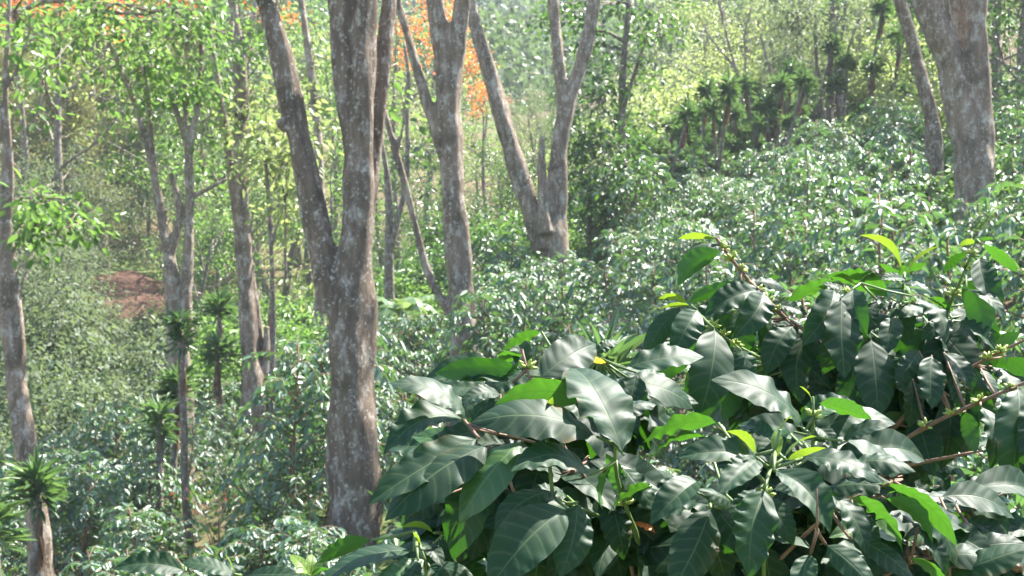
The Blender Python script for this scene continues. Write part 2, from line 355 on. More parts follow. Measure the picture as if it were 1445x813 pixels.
# ------------------------------------------------------------------ vegetation builders
def wob(p0, d0, length, n, bend, r_, up=0.0, sag=0.0):
    """a wandering branch line"""
    pts = [np.array(p0, dtype=float)]; d = nrm(np.array(d0, dtype=float)); st = length / n
    for i in range(n):
        d = nrm(d + r_.normal(size=3) * bend + np.array([0, 0, up - sag * i / n]))
        pts.append(pts[-1] + d * st)
    return np.array(pts), d

def clump_leaves(anchors, per, spread, L, Wr, r_, flat=0.6, droop=0.5, outward=None):
    """leaves gathered in clumps round the anchor points"""
    A = np.repeat(np.asarray(anchors), per, axis=0); n = len(A)
    off = r_.normal(size=(n, 3)) * spread * np.array([1, 1, flat])
    B = A + off
    D = nrm(nrm(off) * 0.9 + rdir(n, r_) * 0.6 + np.array([0, 0, -droop]))
    Nn = nrm(rdir(n, r_) * 0.75 + np.array([0, 0, 1.0]))
    Ln = L * r_.uniform(.7, 1.25, n)
    cl = np.repeat(r_.uniform(0, 1, len(anchors)), per)
    rn = np.clip(0.45 * cl + 0.55 * r_.beta(1.6, 2.2, n), 0, 1)
    return B, D, Nn, Ln, Ln * Wr * r_.uniform(.85, 1.15, n), rn

def grow(p0, d0, length, rad, level, r_, wood, anchors, n_sub=4, ang=0.8, bend=0.16, up=0.12, sag=0.0, ratio=0.62, sides=6, min_sub=0.3):
    n = 5 if level > 0 else 4
    pts, d = wob(p0, d0, length, n, bend, r_, up, sag)
    rr = np.linspace(rad, rad * (0.45 if level else 0.25), n + 1)
    wood.tube(pts, rr, sides if level > 0 else 4, 0.05 if level > 1 else 0, int(r_.integers(1e6)))
    if level == 0:
        anchors.append(pts[-1]); anchors.append(pts[-2] + r_.normal(size=3) * .1); anchors.append(pts[len(pts) // 2]); return
    for k in range(n_sub):
        t = min_sub + (1 - min_sub) * (k + r_.uniform(.2, 1)) / n_sub; i = min(int(t * n), n - 1); p = pts[i] + (pts[i + 1] - pts[i]) * (t * n - i)
        dd = nrm(nrm(pts[i + 1] - pts[i]) + rdir(1, r_)[0] * ang * 1.3)
        grow(p, dd, length * ratio * r_.uniform(.75, 1.2), rad * 0.5, level - 1, r_, wood, anchors, n_sub, ang, bend, up, sag, ratio, max(4, sides - 1), min_sub)
    grow(pts[-1], d, length * ratio, rad * 0.45, level - 1, r_, wood, anchors, n_sub, ang, bend, up, sag, ratio, max(4, sides - 1), min_sub)

def broad_tree(seed, H, trunk_r, clear, limb, leafmat, barkmat, L=0.16, Wr=0.5, per=16, spread=0.3, n_limb=6, n_sub=3, ang=0.9, up=0.1, sag=0.0, blossom=0, hexa=False, droop=.5):
    """(trunk mesh, crown mesh, blossom mesh): a trunk with limbs and a crown of leaf clumps"""
    r_ = np.random.default_rng(seed); wood = Geo(); an = []
    pts, d = wob((0, 0, -.4), (r_.normal() * .06, r_.normal() * .06, 1), H * 0.8, 9, 0.05, r_, 0.05)
    wood.tube(pts, np.linspace(trunk_r, trunk_r * .35, 10), 9, 0.08, seed)
    for k in range(n_limb):
        t = clear + (1 - clear) * (k + r_.uniform(0, .8)) / n_limb; f = t * 9; i = min(int(f), 8); p = pts[i] + (pts[i + 1] - pts[i]) * (f - i)
        a = k * 2.4 + r_.uniform(-.5, .5)
        dd = np.array([math.cos(a), math.sin(a), r_.uniform(.15, .8)])
        grow(p, dd, limb * (1.15 - .5 * t) * r_.uniform(.8, 1.15), trunk_r * .24, 1, r_, wood, an, n_sub, ang, 0.16, up, sag)
    grow(pts[-1], d, limb * .7, trunk_r * .22, 1, r_, wood, an, n_sub, ang, .16, up, sag)
    an = np.array(an); lf = Geo()
    V, Q, T, rn = leaf_cloud(*clump_leaves(an, per, spread, L, Wr, r_, droop=droop), hexa=hexa); lf.add(V, Q, T, rn)
    bl = None
    if blossom:
        b = Geo(); hi = an[an[:, 2] > np.quantile(an[:, 2], .6)]; sel = hi[r_.permutation(len(hi))[:blossom]] + np.array([0, 0, .2])
        V, Q, T, rn = leaf_cloud(*clump_leaves(sel, 18, .25, .22, .45, r_, droop=-.4), hexa=False); b.add(V, Q, T, rn); bl = b.mesh('blossom', MAT['orange'])
    return wood.mesh('trunk', barkmat), lf.mesh('crown', leafmat), bl

def pine_tree(seed, H, trunk_r):
    r_ = np.random.default_rng(seed); wood = Geo(); an = []
    pts, d = wob((0, 0, -.4), (0, 0, 1), H, 10, 0.02, r_, 0.05)
    wood.tube(pts, np.linspace(trunk_r, trunk_r * .2, 11), 8, 0.06, seed)
    for k in range(60):
        t = .2 + .78 * (k + r_.uniform()) / 60; f = t * 10; i = min(int(f), 9); p = pts[i] + (pts[i + 1] - pts[i]) * (f - i)
        a = r_.uniform(0, 6.28); ln = (1.25 - t) * H * .26 * r_.uniform(.6, 1.1)
        bp_, _ = wob(p, (math.cos(a), math.sin(a), .25), ln, 4, .12, r_, .04)
        wood.tube(bp_, np.linspace(trunk_r * .22, .012, 5), 4)
        for q in (2, 3, 4): an.append(bp_[q] + r_.normal(size=3) * .15)
    an = np.array(an); B, D, Nn, L, W, rn = clump_leaves(an, 46, .26, .34, .17, r_, droop=-.25)
    g = Geo(); V, Q, T, rr = leaf_cloud(B, D, Nn, L, W, rn, hexa=False, droop=.1); g.add(V, Q, T, rr)
    return wood.mesh('trunk', MAT['bark_thin']), g.mesh('crown', MAT['pine']), None

def shrub(seed, Rx, H, leafmat, L=0.11, Wr=0.5, n_clump=110, per=22, spread=0.16):
    r_ = np.random.default_rng(seed); wood = Geo(); an = []
    for k in range(9):
        a = k * .7 + r_.uniform(-.3, .3)
        pts, _ = wob((math.cos(a) * .06, math.sin(a) * .06, -.15), (math.cos(a) * .7, math.sin(a) * .7, 1.1), H * r_.uniform(.7, 1.0), 5, .14, r_, .06)
        wood.tube(pts, np.linspace(.022, .006, 6), 4)
        an += [pts[3], pts[4], pts[5]]
    q = rdir(n_clump, r_); q[:, 2] = np.abs(q[:, 2]); rad = r_.uniform(.35, 1.0, n_clump) ** .5
    lump = 1 + .22 * np.sin(3 * np.arctan2(q[:, 1], q[:, 0]) + seed) + .15 * np.sin(5 * q[:, 2] + seed)
    an = np.concatenate([np.array(an), q * (rad * lump)[:, None] * np.array([Rx, Rx, H * .95]) + np.array([0, 0, .12])])
    V, Q, T, rn = leaf_cloud(*clump_leaves(an, per, spread, L, Wr, r_), hexa=True)
    g = Geo(); g.add(V, Q, T, rn)
    return wood.mesh('stem', MAT['twig']), g.mesh('foliage', leafmat), None

def coffee_bush(seed, H=1.55, Rb=0.82):
    """upright stem, tiers of arching side branches with opposite pairs of drooping leaves"""
    r_ = np.random.default_rng(seed); wood = Geo(); B = []; D = []; Nn = []
    for s_ in range(3):
        a0 = s_ * 2.1 + r_.uniform(0, 1)
        st, _ = wob((math.cos(a0) * .08, math.sin(a0) * .08, -.2), (math.cos(a0) * .22, math.sin(a0) * .22, 1), H * r_.uniform(.85, 1.12), 8, .05, r_, .08)
        wood.tube(st, np.linspace(.022, .008, 9), 5)
        for k in range(24):
            t = .22 + .76 * k / 24; f = t * 8; i = min(int(f), 7); p = st[i] + (st[i + 1] - st[i]) * (f - i)
            a = k * 1.65 + r_.uniform(-.4, .4) + s_
            ln = Rb * (1.05 - .62 * t ** 2.2) * r_.uniform(.75, 1.08)
            br, _ = wob(p, (math.cos(a), math.sin(a), .45 + .4 * t), ln, 10, .07, r_, 0, .36)
            wood.tube(br, np.linspace(.007, .003, 11), 3)
            for j in range(1, 11):
                tg = nrm(br[j] - br[j - 1]); sd = nrm(np.cross(tg, (0, 0, 1)))
                for sg in (-1, 1):
                    B.append(br[j]); D.append(sd * sg * .8 + tg * .55 + np.array([0, 0, -.35]) + r_.normal(size=3) * .25); Nn.append(np.array([0, 0, 1]) + r_.normal(size=3) * .42)
            B.append(br[-1]); D.append(tg + np.array([0, 0, .1])); Nn.append(np.array([0, 0, 1.]))
    B = np.array(B); n = len(B); L = .103 * r_.uniform(.65, 1.2, n)
    hh = np.clip(B[:, 2] / H, 0, 1)
    rn = np.clip(r_.beta(1.5, 2.6, n) * .8 + .16 * (hh ** 3) + (r_.uniform(size=n) > .985) * .5, 0, 1)
    V, Q, T, rr = leaf_cloud(B, np.array(D), np.array(Nn), L, L * .40, rn, hexa=True, droop=.2, fold=.25)
    g = Geo(); g.add(V, Q, T, rr)
    return wood.mesh('stem', MAT['twig']), g.mesh('foliage', MAT['coffee']), None

def dracaena(seed, H, lean=.15, Ls=.62, heads=1):
    """leaning cane with a skirt of dry leaves and a rosette of sword leaves"""
    r_ = np.random.default_rng(seed); wood = Geo(); lf = Geo(); dd = Geo()
    a = r_.uniform(0, 6.28)
    pts, d = wob((0, 0, -.3), (math.cos(a) * lean, math.sin(a) * lean, 1), H + .3, 7, .05, r_, .08)
    wood.tube(pts, np.linspace(.055, .038, 8), 7, .08, seed)
    tops = [(pts[-1], d)]
    for h in range(heads - 1):
        q, d2 = wob(pts[4 + h], (r_.normal() * .6, r_.normal() * .6, 1), H * .35, 4, .06, r_, .1)
        wood.tube(q, np.linspace(.05, .04, 5), 6); tops.append((q[-1], d2))
    for p, d in tops:
        n = 130; q = rdir(n, r_); q[:, 2] = q[:, 2] * .8 + .5; q = nrm(q)
        B = p + q * .05 - d * r_.uniform(0, .32, n)[:, None]; L = Ls * r_.uniform(.7, 1.1, n)
        V, Q, T, rr = leaf_cloud(B, q, np.array([0, 0, 1.]) + rdir(n, r_) * .3, L, .045, r_.uniform(0, 1, n), hexa=True, droop=.18, fold=.3); lf.add(V, Q, T, rr)
        n = 70; th = r_.uniform(0, 6.28, n); q = np.stack([np.cos(th) * .24, np.sin(th) * .24, -np.ones(n)], 1)
        B = p - d * r_.uniform(.25, .7, n)[:, None] + q * .05; L = Ls * .8 * r_.uniform(.6, 1.1, n)
        V, Q, T, rr = leaf_cloud(B, q, np.stack([np.cos(th), np.sin(th), .3 * np.ones(n)], 1), L, .04, r_.uniform(0, 1, n), hexa=True, droop=.05); dd.add(V, Q, T, rr)
    return wood.mesh('trunk', MAT['bark_thin']), lf.mesh('leaf_rosette', MAT['sword']), dd.mesh('dry_leaf_skirt', MAT['dead'])

def proto(meshes, names=('trunk', 'crown', 'blossom')):
    return [(n, me) for n, me in zip(names, meshes) if me is not None]

def put(name, pr, x, y, label, cat, group=None, s=1.0, rz=None, dz=0.0, z=None, sz=None, tilt=0.0):
    """one thing: an Empty on the ground with its parts"""
    o = thing(name, (x, y, (gz(x, y) if z is None else z) + dz), label, cat, group)
    o.rotation_euler = (tilt, 0, random.uniform(0, 6.28) if rz is None else rz); o.scale = (s, s, s if sz is None else sz)
    for n, me in pr:
        c = link(n, me, o)
        if n in ('crown', 'foliage', 'blossom', 'leaf_rosette', 'dry_leaf_skirt'): c['kind'] = 'stuff'
    return o

def X(px, y): return (px - CX) / F * y

CB = [proto(coffee_bush(100 + i, 1.4 + .14 * (i % 3), .80 + .06 * (i % 2)), ('stem', 'foliage')) for i in range(6)]
SH_GREEN = [proto(shrub(200 + i, 1.0, 1.5, MAT['bright'], .12, .5), ('stem', 'foliage')) for i in range(2)]
SH_DARK = [proto(shrub(220 + i, 1.1, 1.6, MAT['dark'], .11, .48), ('stem', 'foliage')) for i in range(2)]
SH_GREY = [proto(shrub(240 + i, 1.1, 1.7, MAT['grey'], .135, .5, per=17), ('stem', 'foliage')) for i in range(2)]
T_BRIGHT = [proto(broad_tree(300 + i, 9, .17, .42, 3.4, MAT['bright'], MAT['bark_thin'], .20, .5, 16, .32)) for i in range(2)]
T_PALE = [proto(broad_tree(320 + i, 8, .13, .35, 3.0, MAT['pale'], MAT['bark_thin'], .20, .5, 15, .33)) for i in range(2)]
T_DARK = [proto(broad_tree(340 + i, 8, .18, .16, 2.7, MAT['dark'], MAT['bark_thin'], .17, .5, 24, .32, n_limb=10)) for i in range(2)]
T_GREY = [proto(broad_tree(360 + i, 7, .14, .2, 2.4, MAT['grey'], MAT['bark_thin'], .16, .45, 22, .32, n_limb=9)) for i in range(2)]
T_FLAME = [proto(broad_tree(380 + i, 11, .2, .4, 3.8, MAT['pale'], MAT['bark_thin'], .18, .55, 12, .35, blossom=44)) for i in range(2)]
T_FINE = [proto(broad_tree(400 + i, 9, .15, .4, 2.1, MAT['grey'], MAT['bark_thin'], .16, .22, 34, .34, n_limb=9, up=.3)) for i in range(2)]
T_PINE = [proto(pine_tree(420 + i, 13, .2)) for i in range(2)]
DR = [proto(dracaena(440 + i, (1.5, 2.1, 2.7, 3.3, 2.4, 1.8)[i], (.1, .3, .2, .35, .25, .4)[i], .31, 1), ('trunk', 'leaf_rosette', 'dry_leaf_skirt')) for i in range(6)]

# ------------------------------------------------------------------ the tall shade trees, each stem traced as (px, py, width px) at its own distance
VOX = {}
def shade_tree(name, label, d, stems, mat, extend=(), crown=None, cat='tree', vox=0.028, leafmat='bright', flare=1.12, sub=(), group=None, leafL=.19, canopy=True, seed=0, ws=.88):
    """stems: lists of (px, py, width px[, extra depth]); the ones in `extend` grow on above the picture into the crown"""
    r_ = np.random.default_rng(900 + seed)
    lo = stems[0][0]
    bx, by = X(lo[0], d), d
    base = np.array([bx, by, gz(bx, by)])
    g = Geo(); limbs = Geo(); an = []
    for si, st in enumerate(stems):
        pts = []; rad = []
        for q in st:
            dd = d + (q[3] if len(q) > 3 else 0.0)
            pts.append(P(q[0], q[1], dd) - base); rad.append(q[2] * ws / 2 / F * dd)
        pts = np.array(pts); rad = np.array(rad)
        if si == 0:                                         # down to the ground with a root flare
            g0 = pts[0].copy(); g0[2] = -.35
            if pts[0][2] > -.2: pts = np.vstack([g0, pts]); rad = np.concatenate([[rad[0] * flare * 1.15], rad])
        if si in extend:
            dr = nrm(pts[-1] - pts[-2]); dr = nrm(dr + np.array([0, 0, .35]))
            for k in range(3):
                pts = np.vstack([pts, pts[-1] + dr * 1.0 + r_.normal(size=3) * .06]); rad = np.append(rad, rad[-1] * .9)
            if canopy:
                for k in range(5):
                    a = k * 1.257 + r_.uniform(-.4, .4)
                    grow(pts[-1] - dr * r_.uniform(0, 1.2), np.array([math.cos(a) * .8, math.sin(a) * .8, r_.uniform(.3, .9)]), 2.6, rad[-1] * .5, 1, r_, limbs, an, 3, .9, .16, .08)
        # resample smoothly
        t = np.concatenate([[0], np.cumsum(np.linalg.norm(np.diff(pts, axis=0), axis=1))]); tt = np.arange(0, t[-1] + .05, .12)
        ps = np.stack([np.interp(tt, t, pts[:, k]) for k in range(3)], 1); rs = np.interp(tt, t, rad)
        for _ in range(3):
            ps[1:-1] = .25 * ps[:-2] + .5 * ps[1:-1] + .25 * ps[2:]; rs[1:-1] = .25 * rs[:-2] + .5 * rs[1:-1] + .25 * rs[2:]
        rs = rs * (1 + .05 * np.sin(tt * 5.1 + si) + .035 * np.sin(tt * 11 + 2 * si))
        if si == 0:
            rs = rs * (1 + .22 * np.exp(-tt / .35))
        g.tube(ps, rs, 26 if rad.max() > .08 else 10, .15, seed * 10 + si)
    o = thing(name, base, label, cat, group)
    tr = link('trunk', g.mesh('trunk', mat), o)
    if vox:
        m_ = tr.modifiers.new('blend', 'REMESH'); m_.mode = 'VOXEL'; m_.voxel_size = vox; m_.use_smooth_shade = True
        m2 = tr.modifiers.new('soften', 'SMOOTH'); m2.factor = .5; m2.iterations = 4
    for (pl, w) in sub:                                      # small side twigs
        ps = np.array([P(q[0], q[1], d + (q[2] if len(q) > 2 else 0)) - base for q in pl]); limbs.tube(ps, np.linspace(w / 2 / F * d, w / 5 / F * d, len(ps)), 6)
    lf = Geo()
    if len(an):
        V, Q, T, rn = leaf_cloud(*clump_leaves(np.array(an), 4, .35, leafL, .5, r_), hexa=False); lf.add(V, Q, T, rn)
    if crown:                                                # leaf sprays that hang into the picture: (px, py, rx, ry, n clumps, leaf m, per clump)
        for (px, py, rx, ry, n, L, per, *dd_) in crown:
            dd = d + (dd_[0] if dd_ else 0)
            cpos = [];
            for k in range(n):
                a = r_.uniform(0, 6.28); q = math.sqrt(r_.uniform())
                cpos.append(P(px + rx * q * math.cos(a), py + ry * q * math.sin(a), dd + r_.normal() * .6) - base)
            cpos = np.array(cpos)
            V, Q, T, rn = leaf_cloud(*clump_leaves(cpos, per, .16, L, .5, r_, droop=.35), hexa=True); lf.add(V, Q, T, rn)
            top = P(px, py - ry * .6, dd) - base
            for c in cpos[::2]:
                mid = (c * .5 + top * .5) + r_.normal(size=3) * .12; limbs.tube(np.array([top, mid, c]), [.012, .009, .004], 4)
    if limbs.n: tag(link('branches', limbs.mesh('branches', mat), o), kind='stuff')
    if lf.n: tag(link('crown', lf.mesh('crown', MAT[leafmat]), o), kind='stuff')
    return o

shade_tree('shade_tree', 'thick grey-brown tree forking into a leaning limb and upright stems, white lichen', 14.0, [
    [(500, 745, 78), (500, 680, 72), (497, 600, 70), (496, 500, 70), (494, 430, 70), (500, 360, 54), (506, 300, 46), (508, 220, 44), (511, 120, 41), (514, 40, 39), (515, -30, 37)],
    [(528, 740, 24, .12), (524, 650, 30, .1), (519, 560, 24, .1), (515, 500, 20, .1)],
    [(472, 440, 46), (462, 380, 44), (448, 320, 40), (433, 250, 39), (418, 180, 38), (404, 120, 36), (390, 50, 33), (374, -5, 31), (360, -50, 30)],
    [(505, 260, 34), (494, 180, 33), (485, 110, 32), (480, 50, 31), (475, -20, 30)],
    [(514, 330, 26, .2), (526, 220, 26, .35), (538, 120, 26, .34), (548, 20, 25, .5), (553, -30, 25, .5)],
    [(400, 185, 14, -.1), (394, 168, 18, -.15)]], MAT['bark'], (0, 2, 3, 4), seed=1, ws=.93)
shade_tree('shade_tree', 'straight grey tree with a thin side limb, between the thick forked and the split-trunk trees', 19.0, [
    [(657, 505, 46), (652, 430, 44), (646, 360, 40), (641, 290, 38), (637, 220, 37), (634, 150, 38), (640, 90, 30), (648, 40, 28), (655, -20, 27)],
    [(632, 170, 34), (626, 100, 30), (618, 40, 28), (612, -20, 27)],
    [(632, 230, 24), (618, 190, 22), (604, 150, 18), (592, 110, 16), (578, 60, 15), (564, 12, 14), (550, -20, 12)],
    [(646, 460, 22), (630, 432, 15), (612, 408, 14), (598, 370, 13), (588, 325, 12), (578, 285, 12), (568, 245, 12), (557, 210, 12), (545, 165, 11), (536, 135, 9), (526, 90, 7)],
    [(560, 218, 8), (568, 190, 7), (571, 150, 6), (575, 100, 4)]], MAT['bark_pale'], (0, 1), seed=2, vox=.03,
    crown=[(560, 120, 40, 50, 6, .15, 8, .3)])
shade_tree('shade_tree', 'split-trunk grey tree with a broken stub between two leaning limbs', 26.0, [
    [(786, 345, 40), (785, 300, 34), (786, 250, 30), (790, 205, 28), (800, 150, 25), (814, 110, 23), (826, 70, 22), (836, 20, 21), (842, -20, 20)],
    [(766, 352, 32), (755, 318, 33), (743, 280, 31), (728, 230, 31), (713, 180, 29), (697, 125, 27), (682, 75, 24), (667, 20, 21), (655, -20, 20)],
    [(795, 175, 20), (794, 140, 20), (788, 80, 19), (782, 20, 18), (778, -20, 17)],
    [(770, 330, 24, -.25), (767, 280, 19, -.25), (764, 240, 14, -.2), (764, 205, 11, -.2), (765, 192, 10, -.2)]], MAT['bark_pale'], (0, 1, 2), seed=3, vox=.034)
shade_tree('shade_tree', 'stout pinkish-grey tree dividing into upright stems above the coffee carpet', 19.0, [
    [(1376, 300, 58), (1375, 260, 54), (1372, 215, 54), (1364, 180, 46), (1354, 140, 44), (1345, 100, 42), (1331, 60, 44), (1318, 30, 46), (1306, -10, 46)],
    [(1382, 240, 40), (1385, 190, 38), (1381, 150, 36), (1379, 100, 34), (1378, 50, 34), (1378, 0, 34), (1377, -30, 33)],
    [(1362, 170, 22, .25), (1355, 100, 22, .4), (1351, 40, 22, .45), (1350, -20, 22, .45)],
    [(1394, 290, 24), (1395, 220, 18), (1393, 150, 14), (1391, 110, 10)]], MAT['bark_pale'], (0, 1, 2), seed=4, vox=.03, ws=.96)
shade_tree('leaning_tree', 'slender leaning grey-brown tree behind the stout pinkish-grey tree', 23.5, [
    [(1318, 180, 26), (1313, 156, 23), (1305, 125, 22), (1298, 100, 21), (1290, 70, 21), (1283, 45, 21), (1273, 15, 20), (1262, -20, 20)]], MAT['bark'], (0,), seed=5, vox=.03)
shade_tree('shade_tree', 'crooked twin-stemmed tree beside the big dracaenas at the bottom of the slope', 15.5, [
    [(58, 780, 38), (46, 690, 35), (35, 620, 33), (26, 560, 33), (17, 500, 29), (10, 440, 25), (6, 390, 17), (3, 330, 11), (5, 260, 10), (8, 200, 9), (-2, 150, 8), (-14, 100, 8)],
    [(26, 540, 26), (30, 480, 16), (26, 430, 15), (18, 390, 15), (14, 345, 15), (8, 318, 14), (16, 280, 12), (15, 220, 11), (8, 160, 11), (8, 100, 10), (12, 40, 9), (14, -20, 8)],
    [(12, 325, 10), (2, 302, 9), (-8, 285, 8)],
    [(14, 118, 7), (26, 95, 6), (38, 60, 5), (46, 30, 4)]], MAT['bark_pale'], (1,), seed=6, vox=.022,
    crown=[(60, 295, 45, 26, 20, .13, 12, .8), (95, 322, 35, 22, 14, .13, 12, .9), (50, 330, 30, 18, 8, .13, 10, .7), (20, 40, 40, 40, 12, .13, 12, .3), (60, 130, 40, 40, 8, .13, 10, .8)],
    sub=[([(14, 345, 0), (30, 320, .4), (60, 298, .7), (90, 305, .9)], 4), ([(16, 280, 0), (40, 285, .5), (75, 290, .8)], 3)])
shade_tree('shade_tree', 'slender multi-stemmed tree whose stems spread like a fan, with bright leaves', 24.0, [
    [(255, 545, 36), (252, 480, 34), (246, 420, 26), (240, 370, 20), (232, 330, 16), (224, 285, 14), (217, 245, 12), (207, 205, 11), (196, 160, 10), (180, 120, 9), (165, 85, 8), (150, 50, 6)],
    [(262, 480, 24), (264, 400, 18), (267, 330, 15), (268, 265, 14), (266, 215, 14), (274, 180, 11), (281, 130, 10), (284, 90, 9), (284, 50, 8)],
    [(240, 360, 16), (252, 318, 13), (256, 300, 11), (250, 275, 10), (240, 240, 8)],
    [(266, 218, 11), (258, 185, 10), (248, 155, 9), (238, 125, 8)],
    [(262, 195, 9), (262, 150, 8), (260, 110, 7)],
    [(220, 255, 10), (214, 200, 9), (211, 160, 8), (208, 120, 7)],
    [(268, 280, 9), (290, 268, 7), (322, 252, 5)]], MAT['bark_pale'], (), seed=7, vox=.022, leafmat='bright',
    crown=[(190, 60, 110, 55, 44, .14, 15), (205, 130, 60, 60, 24, .14, 15), (265, 80, 50, 80, 32, .14, 15), (290, 200, 40, 50, 12, .13, 14, .5), (85, 90, 60, 40, 9, .13, 12), (180, 210, 40, 35, 9, .13, 13, .4), (160, 20, 150, 25, 36, .14, 15, -1), (330, 60, 60, 50, 20, .13, 14, .6)],
    sub=[([(-10, 30, -1), (20, 20, -1), (60, 2, -1), (100, 0, -1), (122, 12, -1), (160, 18, -1), (200, 20, -1), (250, 12, -1)], 9), ([(240, 14, -1), (300, 40, -.5), (350, 60, 0)], 4)])
shade_tree('shade_tree', 'pair of pale straight trunks side by side with mossy buttress', 26.0, [
    [(358, 555, 34), (352, 480, 28), (346, 400, 26), (342, 330, 25), (340, 270, 25), (340, 200, 24), (340, 130, 23), (338, 80, 22), (332, 30, 15), (326, -20, 14)],
    [(366, 548, 22, .2), (362, 460, 18, .3), (352, 380, 16, .3), (336, 320, 15, .3), (328, 250, 16, .3), (320, 190, 16, .3), (310, 140, 13, .3), (303, 90, 11, .3), (296, 40, 9, .3)],
    [(340, 100, 15), (350, 60, 12), (358, 20, 10), (364, -20, 9)],
    [(380, 545, 26, .3), (380, 500, 16, .3), (384, 455, 14, .3), (384, 420, 9, .3)],
    [(372, 540, 16, .1), (376, 500, 12, .1), (376, 460, 9, .1)]], MAT['bark_pale'], (0, 2), seed=8, vox=.026, leafmat='pale',
    crown=[(355, 160, 60, 55, 22, .17, 14), (390, 220, 45, 45, 16, .16, 14, .6), (330, 265, 30, 40, 8, .16, 10)])
shade_tree('young_tree', 'thin dark-stemmed young tree with pale yellow-green leaves between the trunks', 22.0, [
    [(383, 545, 9), (386, 470, 9), (385, 400, 8), (383, 340, 8), (379, 280, 7), (374, 220, 6), (372, 190, 4)],
    [(404, 410, 5), (402, 350, 5), (405, 300, 4), (398, 260, 3)],
    [(384, 345, 4), (396, 300, 3), (410, 260, 3)]], MAT['bark_thin'], (), seed=9, vox=0, leafmat='pale', flare=1.0,
    crown=[(375, 205, 45, 40, 16, .15, 14), (405, 260, 38, 60, 18, .15, 13), (430, 180, 30, 50, 10, .15, 12), (420, 395, 30, 25, 8, .14, 10), (425, 320, 20, 30, 5, .14, 10)])
shade_tree('slender_tree', 'slim grey tree forking twice, behind the gap beside the thick forked tree', 30.0, [
    [(550, 405, 16), (549, 350, 14), (549, 290, 12), (546, 240, 9), (538, 200, 7), (536, 150, 6), (540, 110, 5)],
    [(552, 345, 12), (562, 305, 10), (572, 270, 9), (576, 220, 9), (574, 170, 7), (578, 110, 6), (570, 60, 4)]], MAT['bark_thin'], (), seed=10, vox=0, leafmat='dark',
    crown=[(600, 230, 35, 35, 10, .15, 14), (620, 160, 25, 25, 6, .15, 12)])
shade_tree('slender_tree', 'grey upright trunk seen behind the leaning limb of the thick forked tree', 32.0, [
    [(452, 400, 17), (452, 300, 16), (450, 200, 14), (442, 120, 13), (432, 50, 11), (424, -10, 10)]], MAT['bark_pale'], (0,), seed=11, vox=0, leafmat='pale',
    crown=[(440, 90, 30, 60, 10, .17, 12)])
shade_tree('leafy_tree', 'dark-leaved tree with drooping sprays beside the split-trunk tree', 29.0, [
    [(874, 330, 19), (876, 260, 14), (878, 180, 12), (878, 110, 11), (884, 50, 9), (888, -10, 8)],
    [(880, 150, 8), (900, 90, 6), (912, 50, 5)], [(832, 345, 11, -1), (831, 300, 10, -1), (830, 270, 8, -1)],
    [(882, 60, 6), (850, 40, 5), (820, 55, 4)]], MAT['bark_thin'], (0,), seed=12, vox=0, leafmat='dark',
    crown=[(870, 20, 110, 28, 34, .14, 18), (870, 90, 70, 40, 22, .14, 18), (850, 160, 60, 45, 26, .14, 18), (860, 230, 60, 45, 40, .14, 22, -.6), (850, 290, 45, 35, 28, .14, 20, -1), (780, 35, 40, 18, 8, .14, 14), (930, 45, 30, 30, 8, .14, 14), (880, 270, 40, 45, 26, .14, 18, -.8)])
shade_tree('slender_tree', 'cluster of thin dark upright stems with fine grey-green foliage at the dracaena thicket', 37.0, [
    [(1171, 182, 12), (1171, 130, 10), (1172, 90, 9), (1174, 40, 8), (1175, -10, 7)],
    [(1174, 150, 7), (1180, 95, 6), (1190, 40, 5), (1194, 0, 4)],
    [(1163, 182, 9, .3), (1157, 130, 7, .3), (1152, 80, 6, .3), (1150, 20, 5, .3)],
    [(1171, 140, 6), (1186, 110, 5), (1200, 60, 4), (1215, 20, 3)]], MAT['bark_thin'], (0,), seed=13, vox=0, leafmat='grey',
    crown=[(1125, 50, 35, 45, 30, .12, 24), (1110, 100, 28, 30, 16, .12, 20), (1150, 130, 25, 30, 12, .12, 16), (1180, 30, 35, 35, 20, .12, 18), (1090, 10, 40, 20, 14, .12, 18), (1140, 5, 60, 20, 18, .12, 18)])
shade_tree('bare_tree', 'almost leafless sapling with thin spreading pale branches above the dracaenas', 36.0, [
    [(1048, 175, 7), (1046, 126, 6), (1036, 90, 5), (1026, 55, 4), (1016, 10, 3), (1012, -10, 3)],
    [(1047, 130, 5), (1052, 90, 4), (1050, 50, 3), (1060, 10, 3)],
    [(1040, 100, 4), (1020, 75, 3), (1000, 50, 3), (985, 20, 2)],
    [(1048, 140, 4), (1025, 122, 3), (1000, 112, 3), (975, 100, 2), (960, 90, 2)],
    [(1094, 165, 6), (1096, 130, 5), (1088, 100, 5), (1078, 70, 4), (1070, 30, 3)],
    [(1096, 128, 5), (1106, 100, 4), (1112, 60, 3)]], MAT['bark_pale'], (), seed=14, vox=0, leafmat='pale',
    crown=[(1020, 40, 60, 40, 14, .14, 10), (1060, 80, 40, 40, 8, .14, 8)])

